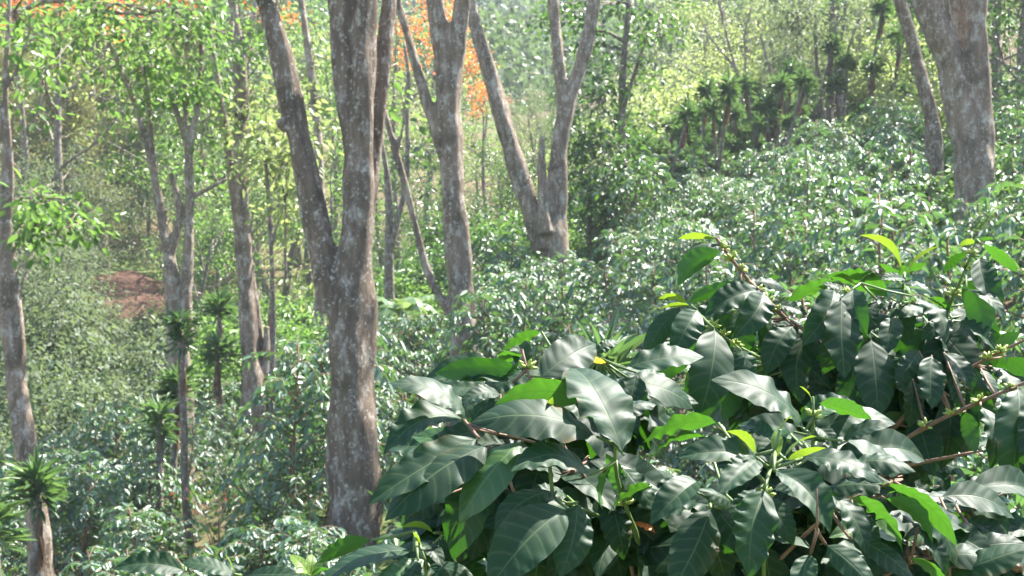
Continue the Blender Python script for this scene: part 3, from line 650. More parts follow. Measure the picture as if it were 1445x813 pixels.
# ------------------------------------------------------------------ coffee bushes over the slopes
BASES = [(X(500, 14), 14), (X(657, 19), 19), (X(775, 26), 26), (X(1376, 19), 19), (X(1318, 23.5), 23.5), (X(55, 15.5), 15.5), (X(255, 24), 24), (X(362, 26), 26)]
k = 0; y = 9.3
while y < 35.5:
    x = -.40 * y + random.uniform(0, .6)
    while x < .42 * y + .4:
        xx, yy = x + random.uniform(-.32, .32), y + random.uniform(-.35, .35)
        x += random.uniform(1.35, 1.75)
        px = CX + xx / yy * F
        if min((xx - a) ** 2 + (yy - b) ** 2 for a, b in BASES) < .55 ** 2: continue
        if yy > 23.5 + .012 * px and px < 560: continue              # the valley beyond has other shrubs
        if yy > 27 + (px - 700) * .022 and px > 560 and px < 1000: continue
        if px > 1290 and yy > 29: continue
        s = random.uniform(.82, 1.15); dz = 0.0
        if yy < 14 and 430 < px < 570: s *= .62
        if yy < 15.8 and px < 140: s *= .45
        if 1290 < px < 1440 and 12 < yy < 19: s *= .62
        if 600 < px < 710 and 12 < yy < 19: s *= .6
        if 300 < px < 430 and 16 < yy < 26: s *= .55
        size = 'tall' if s > 1.04 else ('low' if s < .9 else 'rounded')
        dist = [(xx - a) ** 2 + (yy - b) ** 2 for a, b in BASES]; q = int(np.argmin(dist))
        if dist[q] < 3.0 ** 2: where = 'at the foot of the ' + ('thick forked tree', 'straight grey tree with the side limb', 'split-trunk tree with the broken stub', 'stout pinkish-grey tree', 'slender leaning tree', 'crooked twin-stemmed tree', 'fan-stemmed slender tree', 'pair of pale straight trunks')[q]
        elif px > 600 and yy > 29: where = 'along the lower edge of the dracaena thicket'
        elif px > 1000 and yy < 15: where = 'behind the coffee plant with bud clusters'
        elif px > 600 and yy < 15: where = 'behind the wide-leaved foreground coffee plant'
        elif px > 600: where = 'in the open glossy carpet between the tall trees'
        elif yy < 13: where = 'on the low ground in front of the thick forked tree'
        else: where = 'on the low ground among the dracaenas and slender trees'
        lb = size + ' coffee bush ' + where; gr = 'coffee bushes ' + where
        put('coffee_bush', CB[k % 6], xx, yy, lb, 'coffee bush', gr, s, sz=s * random.uniform(.85, 1.25)); k += 1
    y += random.uniform(1.2, 1.5)
for (px, y, s) in [(1335, 3.3, .55), (1400, 3.0, .5), (1290, 3.8, .6), (1440, 3.6, .6), (640, 3.6, .42), (600, 4.2, .5), (1190, 4.2, .6), (1000, 4.0, .55), (820, 4.2, .5), (1380, 3.0, .62), (1430, 3.2, .68), (1340, 3.6, .7), (1260, 3.5, .68), (1460, 4.2, .85), (1400, 4.6, .85), (1300, 4.6, .85), (885, 8.4, .8), (850, 8.0, .75), (920, 8.8, .8)]:
    x = X(px, y); o = put('coffee_seedling', CB[int(px) % 6], x, y, 'small coffee seedling in the gap behind the foreground coffee leaves', 'coffee plant', 'coffee seedlings behind the foreground plants', s)

for (px, y, s) in [(1350, 6.5, .85), (1400, 7.6, .95), (1445, 6.2, .9), (1300, 8.0, .95), (1380, 8.8, .95), (1440, 8.8, 1.0), (1250, 6.6, .85), (1180, 7.6, .9), (1100, 7.0, .85), (1020, 7.6, .85), (1230, 8.6, .9), (1130, 8.7, .9)]:
    put('coffee_bush', CB[int(px) % 6], X(px, y), y, 'coffee bush close behind the arching branches with bud clusters', 'coffee bush', 'coffee bushes close behind the budded plant', s)

# ------------------------------------------------------------------ dracaenas
DG = 'dracaena thicket above the coffee slope'
def drac(i, px, y, s, label, group=None, sz=None, dz=0):
    return put('dracaena', DR[i], X(px, y), y, label, 'dracaena', group, s, sz=sz, dz=dz)
for i in range(84):
    px = 895 + (i * 37.7) % 245 + random.uniform(-8, 8); y = random.uniform(31.5, 38) + (px - 900) * .008
    drac(i % 6, px, y, random.uniform(.65, 1.1), ('short upright', 'leaning', 'medium upright', 'tall leaning', 'slim', 'low strongly leaning')[i % 6] + ' dracaena with a dry skirt in the thicket above the coffee slope', DG)
for (px, y, i, s) in [(1196, 36, 2, 1.0), (1212, 38, 3, 1.15), (1228, 37, 3, 1.3), (1240, 40, 3, 1.5), (1252, 36, 2, 1.1), (1266, 38, 1, 1.1), (1222, 35, 0, .9), (1205, 36, 1, 1.0), (1258, 41, 3, 1.5), (1190, 39, 3, 1.3), (1275, 35, 0, 1.0), (1236, 36, 1, 1.1)]:
    drac(i, px, y, s, 'tall thin-caned dracaena near the cluster of dark upright stems', 'tall dracaenas by the dark stems')
def drac_at(px, py, y, Ls, label, group=None, lean=.03):
    """a dracaena whose rosette stands at the given height"""
    x = X(px, y); H = (CY - py) / F * y - gz(x, y)
    put('dracaena', proto(dracaena(500 + int(px) % 97, max(H, .3), lean, Ls), ('trunk', 'leaf_rosette', 'dry_leaf_skirt')), x, y, label, 'dracaena', group)
drac_at(240, 530, 18.5, .28, 'large dracaena with a thick dry skirt on the low ground')
drac_at(215, 580, 17.5, .24, 'dracaena with a short green rosette standing just below the large dracaena')
drac_at(274, 448, 17, .22, 'tall dracaena with a long bare grey cane', lean=.06)
drac_at(28, 672, 13.5, .32, 'big dracaena with a wide green rosette at the foot of the crooked twin-stemmed tree')
drac_at(-6, 722, 12.6, .32, 'big drooping dracaena next to the wide-rosette dracaena')
drac_at(885, 500, 9.5, .34, 'bright green dracaena rosette behind the foreground coffee leaves')
drac_at(302, 425, 27, .36, 'dracaena tuft in front of the dark thicket beyond the slender trees', 'dracaena tufts beyond the slender trees')
drac_at(318, 485, 26, .34, 'dracaena tuft in front of the dark thicket beyond the slender trees', 'dracaena tufts beyond the slender trees')

# ------------------------------------------------------------------ shrubs and trees behind
def many(name, prs, spots, label, cat, group, smin=.85, smax=1.15):
    for j, q in enumerate(spots):
        px, y = q[0], q[1]; s = (q[2] if len(q) > 2 else 1.0) * random.uniform(smin, smax)
        put(name, prs[j % len(prs)], X(px, y), y, label, cat, group, s, dz=(q[3] if len(q) > 3 else 0))
many('grey_shrub', SH_GREY, [(15, 31, 1.0), (60, 30, 1.0), (100, 33, 1.1), (130, 30, .8), (165, 31, .6), (205, 32, .6), (30, 36, 1.2), (80, 37, 1.2), (120, 38, 1.1), (60, 26, .9), (110, 27, .9), (150, 27.5, .8), (190, 28, .7), (15, 25, .9), (90, 23.5, .8), (230, 30, .8), (260, 36, 1.0), (5, 42, 1.4), (175, 36, .45), (100, 42, .9), (150, 42, .55), (215, 42, .6), (185, 41, .35), (70, 33.5, 1.3), (20, 33, 1.3), (125, 36, 1.0), (45, 28, 1.1), (85, 27, 1.0), (235, 33, 1.0), (120, 25.5, .9), (170, 26, .8)],
     'grey-green leafy shrub in the hollow below the bare soil bank', 'shrub', 'grey-green shrubs in the hollow')
many('green_shrub', SH_GREEN, [(290, 31, .9), (330, 33, 1.0), (300, 38, 1.2), (400, 33, 1.0), (430, 30, .9), (410, 38, 1.2), (360, 36, 1.1), (440, 36, 1.2), (470, 31, .9), (545, 30, .9), (585, 33, 1.0), (560, 38, 1.2), (610, 30, .8), (700, 31, .8), (720, 34, 1.0), (745, 38, 1.1), (690, 39, 1.2), (820, 31, .8), (900, 30.5, .8), (870, 34, 1.0)],
     'bright green leafy shrub under the trees across the hollow', 'shrub', 'bright green shrubs under the trees')
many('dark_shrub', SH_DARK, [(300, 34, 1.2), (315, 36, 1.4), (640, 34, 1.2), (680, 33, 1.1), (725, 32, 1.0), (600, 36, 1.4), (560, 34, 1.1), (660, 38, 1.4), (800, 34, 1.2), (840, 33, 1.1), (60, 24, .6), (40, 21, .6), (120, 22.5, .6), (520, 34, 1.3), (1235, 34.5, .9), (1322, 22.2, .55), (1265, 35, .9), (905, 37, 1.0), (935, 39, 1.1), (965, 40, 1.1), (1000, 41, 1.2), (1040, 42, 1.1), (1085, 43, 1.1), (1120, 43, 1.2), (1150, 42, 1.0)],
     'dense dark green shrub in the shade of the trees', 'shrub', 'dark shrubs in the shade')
many('sunlit_shrub', SH_GREEN, [(1412, 20.5, .85), (1435, 22, 1.0), (1405, 25, 1.0), (1440, 27, 1.2), (1430, 18.5, .6)],
     'sunlit green shrub just beyond the stout pinkish-grey tree', 'shrub', 'sunlit shrubs beyond the stout tree')
SH_PALE = [proto(shrub(250 + i, 1.1, 1.7, MAT['pale'], .12, .5), ('stem', 'foliage')) for i in range(2)]
many('slope_shrub', SH_PALE, [(885, 42, 1.2), (905, 46, 1.3), (930, 44, 1.3), (955, 48, 1.5), (985, 45, 1.4), (1010, 50, 1.6), (1035, 46, 1.3), (1060, 52, 1.7), (1090, 48, 1.4), (1115, 50, 1.5), (1140, 47, 1.4), (1175, 49, 1.5), (1200, 46, 1.4), (1225, 51, 1.7), (1250, 44, 1.3), (1275, 42, 1.2), (1295, 38, 1.1), (1310, 33, 1.0), (920, 53, 1.7), (975, 55, 1.8), (1030, 58, 1.9), (1100, 58, 1.9), (1160, 57, 1.9), (1280, 50, 1.6), (860, 50, 1.5), (830, 54, 1.6), (800, 46, 1.2), (770, 44, 1.1), (745, 52, 1.5), (640, 44, 1.2), (1215, 58, 1.9), (1255, 56, 1.9)],
     'sunlit shrub on the open slope beyond the dracaena thicket', 'shrub', 'shrubs on the open slope beyond the thicket')
many('dark_shrub', SH_DARK, [(70, 28.5, .8), (135, 33, .8), (25, 29, .8), (100, 30, .7), (210, 34, .6), (50, 33, 1.0), (165, 29.5, .6)],
     'dark green shrub among the grey-green ones in the hollow', 'shrub', 'dark shrubs in the hollow')
many('pine_tree', T_PINE, [(-30, 56, .9), (25, 60, .95), (70, 55, .8), (105, 63, 1.0), (140, 58, .85), (178, 66, 1.0), (50, 72, 1.1), (120, 76, 1.1), (-10, 70, 1.1), (205, 74, 1.1), (240, 70, .9), (88, 50, .6), (10, 49, .65)],
     'soft olive pine on the hillside behind the bare soil bank', 'pine tree', 'pines on the hillside')
many('grey_tree', T_GREY, [(20, 44, .75), (75, 45, .7), (85, 44, .6), (-10, 40, .7), (50, 52, .9), (105, 50, .7), (255, 50, .8), (30, 34, .62), (95, 36, .6), (55, 39, .7), (90, 40, .55), (0, 32, .6), (285, 44, .75), (235, 60, .9), (180, 62, .8), (15, 54, 1.0)],
     'small grey-green tree at the foot of the pines', 'tree', 'grey-green trees below the pines')
many('green_tree', T_BRIGHT, [(275, 46, .75), (320, 52, .9), (300, 42, .6), (400, 48, .8), (430, 56, 1.0), (360, 44, .6), (470, 46, .7), (235, 58, .9), (540, 52, .7), (610, 50, .55), (680, 54, .5), (730, 50, .45), (505, 58, .9), (265, 38, .55), (340, 40, .6), (385, 43, .65), (445, 42, .6), (480, 40, .55), (410, 62, 1.2), (300, 60, 1.1), (200, 62, 1.1), (345, 68, 1.2)],
     'bright green tree in the sunlit wood across the hollow', 'tree', 'bright green trees across the hollow')
many('dark_tree', T_DARK, [(655, 41, .40), (705, 42, .42), (740, 40, .38), (590, 41, .42), (300, 40, .42), (820, 38, .5), (1438, 30, .95), (1410, 34, .9), (1460, 27, .8), (555, 44, .5), (150, 57, .6), (182, 58, .62), (212, 59, .6), (165, 63, .8), (200, 65, .8), (232, 52, .5)],
     'dense dark evergreen at the edge of the wood', 'tree', 'dark evergreens at the wood edge')
many('flame_tree', T_FLAME, [(565, 47, .8), (625, 50, .75), (690, 46, .55), (600, 56, .95)],
     'orange-blossomed tree showing between the straight grey and split-trunk trees', 'tree', 'orange-flowering trees behind the straight grey tree')
many('flame_tree', T_FLAME, [(335, 56, 1.25), (420, 58, 1.2)],
     'orange-blossomed tree behind the pair of pale straight trunks', 'tree', 'orange-flowering trees behind the pale trunks')
many('flame_tree', T_FLAME, [(95, 45, 1.0), (25, 47, 1.0), (150, 54, 1.1)],
     'orange-blossomed tree behind the fan-stemmed and crooked trees', 'tree', 'orange-flowering trees before the pines')
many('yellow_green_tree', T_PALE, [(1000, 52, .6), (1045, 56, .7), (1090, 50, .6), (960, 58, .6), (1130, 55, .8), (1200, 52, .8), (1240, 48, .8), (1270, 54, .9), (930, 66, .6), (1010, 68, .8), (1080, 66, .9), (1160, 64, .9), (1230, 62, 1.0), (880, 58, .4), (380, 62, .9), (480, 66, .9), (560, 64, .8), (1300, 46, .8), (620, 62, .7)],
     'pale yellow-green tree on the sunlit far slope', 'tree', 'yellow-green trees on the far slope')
many('fine_leaved_tree', T_FINE, [(760, 48, .5), (780, 52, .5), (1135, 41, .5), (1100, 42, .42), (1215, 44, .5)],
     'fine-leaved feathery tree behind the dracaena thicket', 'tree', 'feathery trees behind the thicket')

# banana plant
def banana(x, y):
    r_ = np.random.default_rng(5); o = thing('banana_plant', (x, y, gz(x, y)), 'banana plant with pale arching torn leaves in the hollow behind the trunks', 'banana plant')
    g = Geo(); g.tube(np.array([(0, 0, -.2), (.02, 0, .5), (0, .03, 1.1)]), [.11, .09, .06], 9); link('trunk', g.mesh('trunk', MAT['greenstem']), o)
    for k in range(8):
        a = k * .8 + .3; ln = r_.uniform(1.1, 1.6); lf = Geo(); n = 14; c = []
        for i in range(n + 1):
            t = i / n; rr = ln * (t * .9); zz = 1.0 + ln * (1.0 * t - 1.0 * t * t * (1.0 + .3 * (k % 3)))
            c.append((math.cos(a) * rr, math.sin(a) * rr, zz))
        c = np.array(c); sd = np.array([-math.sin(a), math.cos(a), 0])
        for i in range(n):
            for sg in (-1, 1):
                w0 = .24 * math.sin(math.pi * (i / n) ** .7 * .97 + .05); w1 = .24 * math.sin(math.pi * ((i + 1) / n) ** .7 * .97 + .05); dp = r_.uniform(.02, .10)
                lf.add(np.array([c[i], c[i + 1], c[i + 1] + sd * sg * w1 * .97 - np.array([0, 0, dp]), c[i] + sd * sg * w0 - np.array([0, 0, dp])]), [[0, 1, 2, 3]], None, r_.uniform())
        link('leaf', lf.mesh('leaf', MAT['banana']), o)
banana(X(566, 28.5), 28.5)

# far woods on the slopes beyond: nobody could count these crowns
def far_woods():
    r_ = np.random.default_rng(77); B = []; rn = []; L = []
    n = 2300; y = np.sqrt(r_.uniform(72 ** 2, 296 ** 2, n)); x = r_.uniform(-.46, .46, n) * y
    z = gzs(np.stack([x, y], 1))
    for i in range(n):
        h = r_.uniform(4, 9); rad = r_.uniform(1.6, 3.4); m_ = 130 if y[i] < 130 else 70
        q = rdir(m_, r_); q[:, 2] = q[:, 2] * .9
        lum = 1 + .25 * np.sin(3 * np.arctan2(q[:, 1], q[:, 0]) + i) * r_.uniform(.5, 1)
        p = q * (rad * lum * r_.uniform(.6, 1, m_) ** .5)[:, None] * np.array([1, 1, .85]) + np.array([x[i], y[i], z[i] + h - rad * .7])
        B.append(p); t = r_.uniform()
        rn.append(np.clip(t * .7 + r_.uniform(0, .3, m_), 0, 1)); L.append(np.full(m_, .55 if y[i] < 130 else .95))
    B = np.concatenate(B); n = len(B); L = np.concatenate(L) * r_.uniform(.7, 1.2, n)
    V, Q, T, rr = leaf_cloud(B, rdir(n, r_), rdir(n, r_) + np.array([0, 0, .8]), L, L * .7, np.concatenate(rn), hexa=False)
    g = Geo(); g.add(V, Q, T, rr)
    m = leaf_mat('far_wood_foliage', [(0, (0.03, 0.06, 0.025)), (.4, (0.05, 0.09, 0.04)), (.8, (0.10, 0.14, 0.06)), (1, (0.15, 0.14, 0.09))], (0.20, 0.32, 0.09), .35, .5, .3)
    tag(link('far_woods', g.mesh('far_woods', m)), 'hazy wooded hillside rising behind everything', 'woods', kind='stuff')
far_woods()

# undergrowth: small leaves close to the ground between the bushes
def undergrowth():
    r_ = np.random.default_rng(31); n = 5200; y = np.sqrt(r_.uniform(8 ** 2, 62 ** 2, n)); x = r_.uniform(-.42, .44, n) * y
    keep = ~((np.abs(x + 13.2) < 2.6) & (np.abs(y - 49.5) < 5.5)); x = x[keep]; y = y[keep]
    A = np.stack([x, y, gzs(np.stack([x, y], 1)) + r_.uniform(.02, .35, len(x))], 1)
    y2 = r_.uniform(2.3, 8, 1300); x2 = r_.uniform(-.5, .55, 1300) * y2
    A = np.concatenate([A, np.stack([x2, y2, gzs(np.stack([x2, y2], 1)) + r_.uniform(.02, .3, 1300)], 1)])
    V, Q, T, rr = leaf_cloud(*clump_leaves(A, 13, .22, .15, .35, r_, droop=-.2), hexa=False)
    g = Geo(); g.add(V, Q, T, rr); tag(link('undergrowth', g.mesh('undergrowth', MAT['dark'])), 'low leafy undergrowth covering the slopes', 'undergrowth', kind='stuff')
undergrowth()

# dry reddish sprigs standing up out of the bushes
for k, (px, py, y) in enumerate([(312, 688, 15.5), (446, 572, 21.0), (572, 556, 17.5)]):
    r_ = np.random.default_rng(800 + k); x = X(px, y); b = np.array([x, y, gz(x, y)]); top = P(px, py, y) - b; w_ = Geo(); an = []
    for q in range(5):
        e = top + np.array([r_.normal() * .16, r_.normal() * .15, r_.uniform(-.08, .1)]); m_ = e * .55 + r_.normal(size=3) * .05
        w_.tube(np.array([(0, 0, -.1), m_, e]), [.009, .006, .003], 4); an += [e, e * .93]
    o = thing('dry_sprig', b, 'dry reddish sprig poking up out of the coffee bushes', 'sprig', 'reddish sprigs among the bushes')
    link('stem', w_.mesh('stem', MAT['twig']), o); g = Geo(); V, Q, T, rr = leaf_cloud(*clump_leaves(np.array(an), 2, .05, .06, .35, r_), hexa=True); g.add(V, Q, T, rr)
    tag(link('foliage', g.mesh('foliage', MAT['red']), o), kind='stuff')

# ------------------------------------------------------------------ foreground coffee plants: every leaf a part of its branch
def big_leaf(b, t, hint, W, mat, seed, sag=.08, fold=.12, wav=.10, nl=34, nc=8, curl=0.0):
    r_ = np.random.default_rng(seed); b = np.asarray(b); t = np.asarray(t)
    ax = t - b; L = np.linalg.norm(ax); a = ax / L
    n = nrm(np.asarray(hint, dtype=float) - a * np.dot(hint, a)); s = np.cross(a, n)
    v = np.linspace(0, 1, nl + 1); u = np.linspace(-1, 1, nc + 1)
    vb = np.clip((v - .05) / .95, 0, 1)
    prof = (vb ** .62) * ((1 - vb) ** .78); prof = prof / prof.max()
    prof = prof * (1 - .35 * np.clip((vb - .82) / .18, 0, 1)) + .018
    w = prof * W * .5
    bend = r_.normal() * .05
    spine = b + np.outer(v * L, a) + np.outer(4 * v * (1 - v) * sag * L, n) + np.outer(np.sin(v * math.pi) * bend * L, s)
    f1, f2 = r_.uniform(4.0, 6.0, 2); p1, p2 = r_.uniform(0, 6.28, 2); tw = r_.normal() * .22
    V = []; UV = []
    for i in range(nl + 1):
        c, sn = math.cos(tw * (v[i] - .4)), math.sin(tw * (v[i] - .4))
        s2 = s * c + n * sn; n2 = n * c - s * sn
        for x in u:
            ff, pp = (f1, p1) if x > 0 else (f2, p2)
            wave = wav * w[i] * abs(x) ** 2 * (math.sin(6.283 * ff * (v[i] + .05 * math.sin(6 * v[i] + 3 * pp)) + pp) * (.6 + .4 * math.sin(5 * v[i] + pp)) + .3 * math.sin(6.283 * ff * .43 * v[i] + 2 * pp))
            lift = fold * abs(x) * w[i] - curl * x * x * w[i] * (1 if x > 0 else .4)
            V.append(spine[i] + s2 * x * w[i] + n2 * (wave + lift)); UV.append((x * .5 + .5, v[i]))
    m_ = nc + 1
    q = (np.arange(nl)[:, None] * m_ + np.arange(nc)[None]).ravel()
    me = mesh_np('leaf', np.array(V), np.stack([q, q + 1, q + m_ + 1, q + m_], 1), None, mat, None, np.array(UV))
    return me

HINT = {'t': (0, -.62, .8), 'f': (.15, -.75, .62), 'u': (0, .55, .8), 'd': (0, .9, .35), 'y': (0, .5, .8), 'Y': (0, -.5, .8), 'Z': (0, .6, .7), 'O': (0, -.4, .9), 'k': (.1, -.8, .5)}
LM = {'t': 'leaf_top', 'f': 'leaf_top', 'u': 'leaf_mid', 'd': 'leaf_top', 'y': 'leaf_young', 'Y': 'leaf_young', 'Z': 'leaf_yellow', 'O': 'leaf_orange', 'k': 'leaf_top'}
WF = {'t': 1.5, 'f': 1.15, 'u': 1.7, 'd': 1.15, 'y': 1.4, 'Y': 1.3, 'Z': 1.5, 'O': 1.4, 'k': 1.05}

bud_me = []
for s_ in range(3):
    r_ = np.random.default_rng(60 + s_); g = Geo()
    for k in range(13):
        q = rdir(1, r_)[0]; q[2] = abs(q[2]) * .8 + .1; ln = r_.uniform(.006, .013)
        g.tube(np.array([q * .003, q * (ln * .6 + .003), q * (ln + .004)]), [.0015, .0028, .0009], 5, 0, 0)
    bud_me.append(g.mesh('bud_cluster', MAT['bud']))

def fore_plant(label, branches, leaves, buds=(), fill=None, seed=0, root=None, d0=1.6):
    """branches: [(material, [(px, py, d)...], width px)]; leaves: (bx, by, tx, ty, d, dd, width px, kind)"""
    r_ = np.random.default_rng(seed)
    lines = [(m_, [P(*q) for q in pl], w) for m_, pl, w in branches]
    rx, ry = root; base = np.array([rx, ry, gz(rx, ry)])
    o = thing('coffee_plant', base, label, 'coffee plant')
    gs = []; nodes = []
    for bi, (m_, pl, w) in enumerate(lines):
        pl = np.array(pl); t = np.concatenate([[0], np.cumsum(np.linalg.norm(np.diff(pl, axis=0), axis=1))])
        tt = np.linspace(0, t[-1], max(4, int(t[-1] / .02))); ps = np.stack([np.interp(tt, t, pl[:, k]) for k in range(3)], 1)
        for _ in range(2): ps[1:-1] = .25 * ps[:-2] + .5 * ps[1:-1] + .25 * ps[2:]
        g = Geo(); rad = w / 2 / F * d0
        rs = np.linspace(rad, rad * .55, len(ps)) * (1 + .35 * (np.sin(tt * 6.283 / .05) > .93))
        g.tube(ps - base, rs, 8, .05, bi); gs.append((g, m_)); nodes += [(bi, p) for p in ps]
    NP = np.array([p for _, p in nodes])
    allv = list(leaves)
    if fill:
        for (x0, y0, x1, y1, n, d_, kinds, size) in fill:
            for k in range(n):
                px, py = r_.uniform(x0, x1), r_.uniform(y0, y1); d = d_ + r_.uniform(0, .28)
                a = r_.uniform(-.5, math.pi + .5); ln = size * r_.uniform(.75, 1.2) * F / d
                kd = kinds[int(r_.integers(len(kinds)))]
                bb = P(px, py, d); nn_ = NP[int(np.argmin(((NP - bb) ** 2).sum(1)))]; bb = bb * .45 + nn_ * .55; d = bb[1]; px = CX + bb[0] / d * F; py = CY - bb[2] / d * F
                if kd in 'fkd': a = r_.uniform(.9, 2.3)
                fs = .8 if kd in 'tuy' else 1.0
                allv.append((px, py, px + math.cos(a) * ln * fs, py + math.sin(a) * ln * fs * .7 - (10 if kd in 'uy' else 0), d, r_.normal() * .03, ln * .38, kd))
    groups = {}
    for li, q in enumerate(allv):
        bx, by, tx, ty, d, dd, w, kd = q
        b = P(bx, by, d); t = P(tx, ty, d + dd)
        h = np.array(HINT[kd]) + np.array([r_.normal() * .22, r_.normal() * .08, r_.normal() * .08])
        L = np.linalg.norm(t - b)
        W = min(max(w / F * d * WF[kd], .24 * L), .42 * L if kd not in 'f' else .47 * L)
        mk = LM[kd]
        if kd == 't' and r_.uniform() < .05: mk = 'leaf_mid'
        j = int(np.argmin(((NP - b) ** 2).sum(1))); bi, npnt = nodes[j]
        gap = np.linalg.norm(npnt - b)
        if gap > .012:                                     # petiole or twig that carries the leaf
            mid = (npnt + b) / 2 + np.array([0, 0, -.02 * gap]); gs[bi][0].tube(np.array([npnt, mid, b]) - base, [.0022, .0018, .0014], 5)
        me = big_leaf(b - base, t - base, h, W, MAT[mk], seed * 1000 + li, sag=r_.uniform(.07, .19), fold=r_.uniform(-.25, .40), wav=r_.uniform(.09, .22) if kd not in 'yY' else r_.uniform(.03, .08), curl=max(0, r_.normal() * .15))
        groups.setdefault(bi, []).append(me)
    brs = []
    for bi, (g, m_) in enumerate(gs):
        br = link('branch' if bi else 'stem', g.mesh('branch', MAT[m_]), o); brs.append(br)
        for me in groups.get(bi, []): link('leaf', me, br)
    for k, (px, py, d) in enumerate(buds):
        p = P(px, py, d); j = int(np.argmin(((NP - p) ** 2).sum(1))); c = link('bud_cluster', bud_me[k % 3], brs[nodes[j][0]], tuple(nodes[j][1] - base))
        c.rotation_euler = (r_.uniform(-.5, .5), r_.uniform(-.5, .5), r_.uniform(0, 6)); c.scale = (.85,) * 3
    return o

# the plant with the widest dark leaves, left of the pair of apex shoots
fore_plant('coffee plant with the widest dark wavy leaves, overlapping the base of the straight grey tree', [
    ('twig', [(905, 960, 1.62), (900, 850, 1.6), (886, 770, 1.58), (867, 734, 1.57), (843, 698, 1.56), (815, 660, 1.55), (770, 590, 1.56), (748, 540, 1.58), (741, 520, 1.58), (737, 495, 1.58)], 7),
    ('greenstem', [(905, 860, 1.6), (903, 762, 1.56), (882, 715, 1.52), (872, 684, 1.5), (863, 641, 1.47), (872, 600, 1.46)], 8),
    ('twig', [(880, 765, 1.6), (858, 739, 1.58), (822, 689, 1.57), (800, 640, 1.57), (745, 620, 1.55), (690, 610, 1.53), (665, 605, 1.5)], 6),
    ('greenstem', [(870, 740, 1.56), (835, 722, 1.5), (805, 715, 1.46), (780, 700, 1.45)], 5),
    ('greenstem', [(760, 560, 1.56), (790, 520, 1.62), (830, 500, 1.66), (845, 505, 1.68)], 5),
    ('twig', [(720, 645, 1.55), (688, 674, 1.48), (645, 695, 1.45), (604, 705, 1.42)], 3.5)], [
    (738, 522, 614, 527, 1.58, -.05, 30, 'd'), (668, 594, 549, 541, 1.50, -.02, 42, 't'), (724, 540, 594, 541, 1.58, .0, 46, 't'), (706, 556, 648, 570, 1.53, -.03, 24, 't'),
    (842, 616, 665, 597, 1.46, -.02, 58, 't'), (826, 566, 699, 570, 1.50, -.03, 44, 'u'), (760, 536, 841, 486, 1.56, .07, 52, 'f'), (764, 468, 709, 495, 1.62, .0, 16, 'u'),
    (880, 642, 808, 520, 1.44, .11, 84, 'f'), (872, 600, 926, 571, 1.52, .03, 32, 't'), (655, 592, 542, 640, 1.52, -.05, 44, 't'), (676, 618, 519, 712, 1.47, -.07, 36, 't'),
    (692, 628, 543, 735, 1.45, -.05, 66, 'f'), (738, 622, 648, 738, 1.46, -.04, 38, 't'), (785, 694, 698, 756, 1.44, -.05, 50, 't'), (834, 670, 721, 665, 1.45, -.05, 50, 't'),
    (800, 717, 688, 835, 1.42, -.05, 92, 'f'), (815, 709, 790, 815, 1.44, -.04, 74, 'f'), (920, 686, 859, 726, 1.50, -.04, 24, 'u'), (700, 640, 640, 790, 1.48, -.02, 60, 'f'),
    (738, 500, 700, 520, 1.62, .03, 22, 'u'), (740, 515, 712, 535, 1.6, -.03, 16, 'u'), (775, 585, 795, 640, 1.5, -.04, 22, 'u'), (795, 500, 812, 472, 1.66, .04, 14, 'u'),
    (822, 505, 855, 512, 1.66, .0, 22, 'Z'), (840, 500, 872, 482, 1.68, .02, 16, 't'), (870, 650, 850, 720, 1.5, -.02, 30, 'u'), (878, 660, 925, 720, 1.52, -.02, 32, 'f'),
    (772, 605, 780, 560, 1.47, -.02, 9, 'y'), (770, 610, 740, 595, 1.46, -.02, 12, 'y'), (855, 690, 880, 790, 1.54, -.02, 60, 'f'), (690, 610, 600, 650, 1.56, -.02, 46, 't'),
    (880, 700, 855, 640, 1.5, .02, 26, 'u'), (742, 530, 720, 470, 1.63, .03, 20, 't'), (885, 735, 925, 752, 1.58, -.02, 14, 'O'), (800, 700, 740, 700, 1.5, -.03, 40, 't'), (735, 720, 690, 800, 1.52, -.02, 60, 'f')],
    buds=[(838, 695, 1.56), (845, 705, 1.56), (882, 715, 1.52), (868, 734, 1.57), (741, 520, 1.58)],
    fill=[(600, 600, 860, 810, 95, 1.56, 'ttffkt', .12), (690, 530, 900, 640, 30, 1.64, 'ttft', .12), (780, 680, 980, 820, 60, 1.58, 'fftk', .115), (850, 530, 980, 700, 34, 1.56, 'ttf', .115), (560, 570, 700, 720, 18, 1.56, 'ttf', .12)], seed=11, root=(X(900, 1.62), 1.62), d0=1.55)

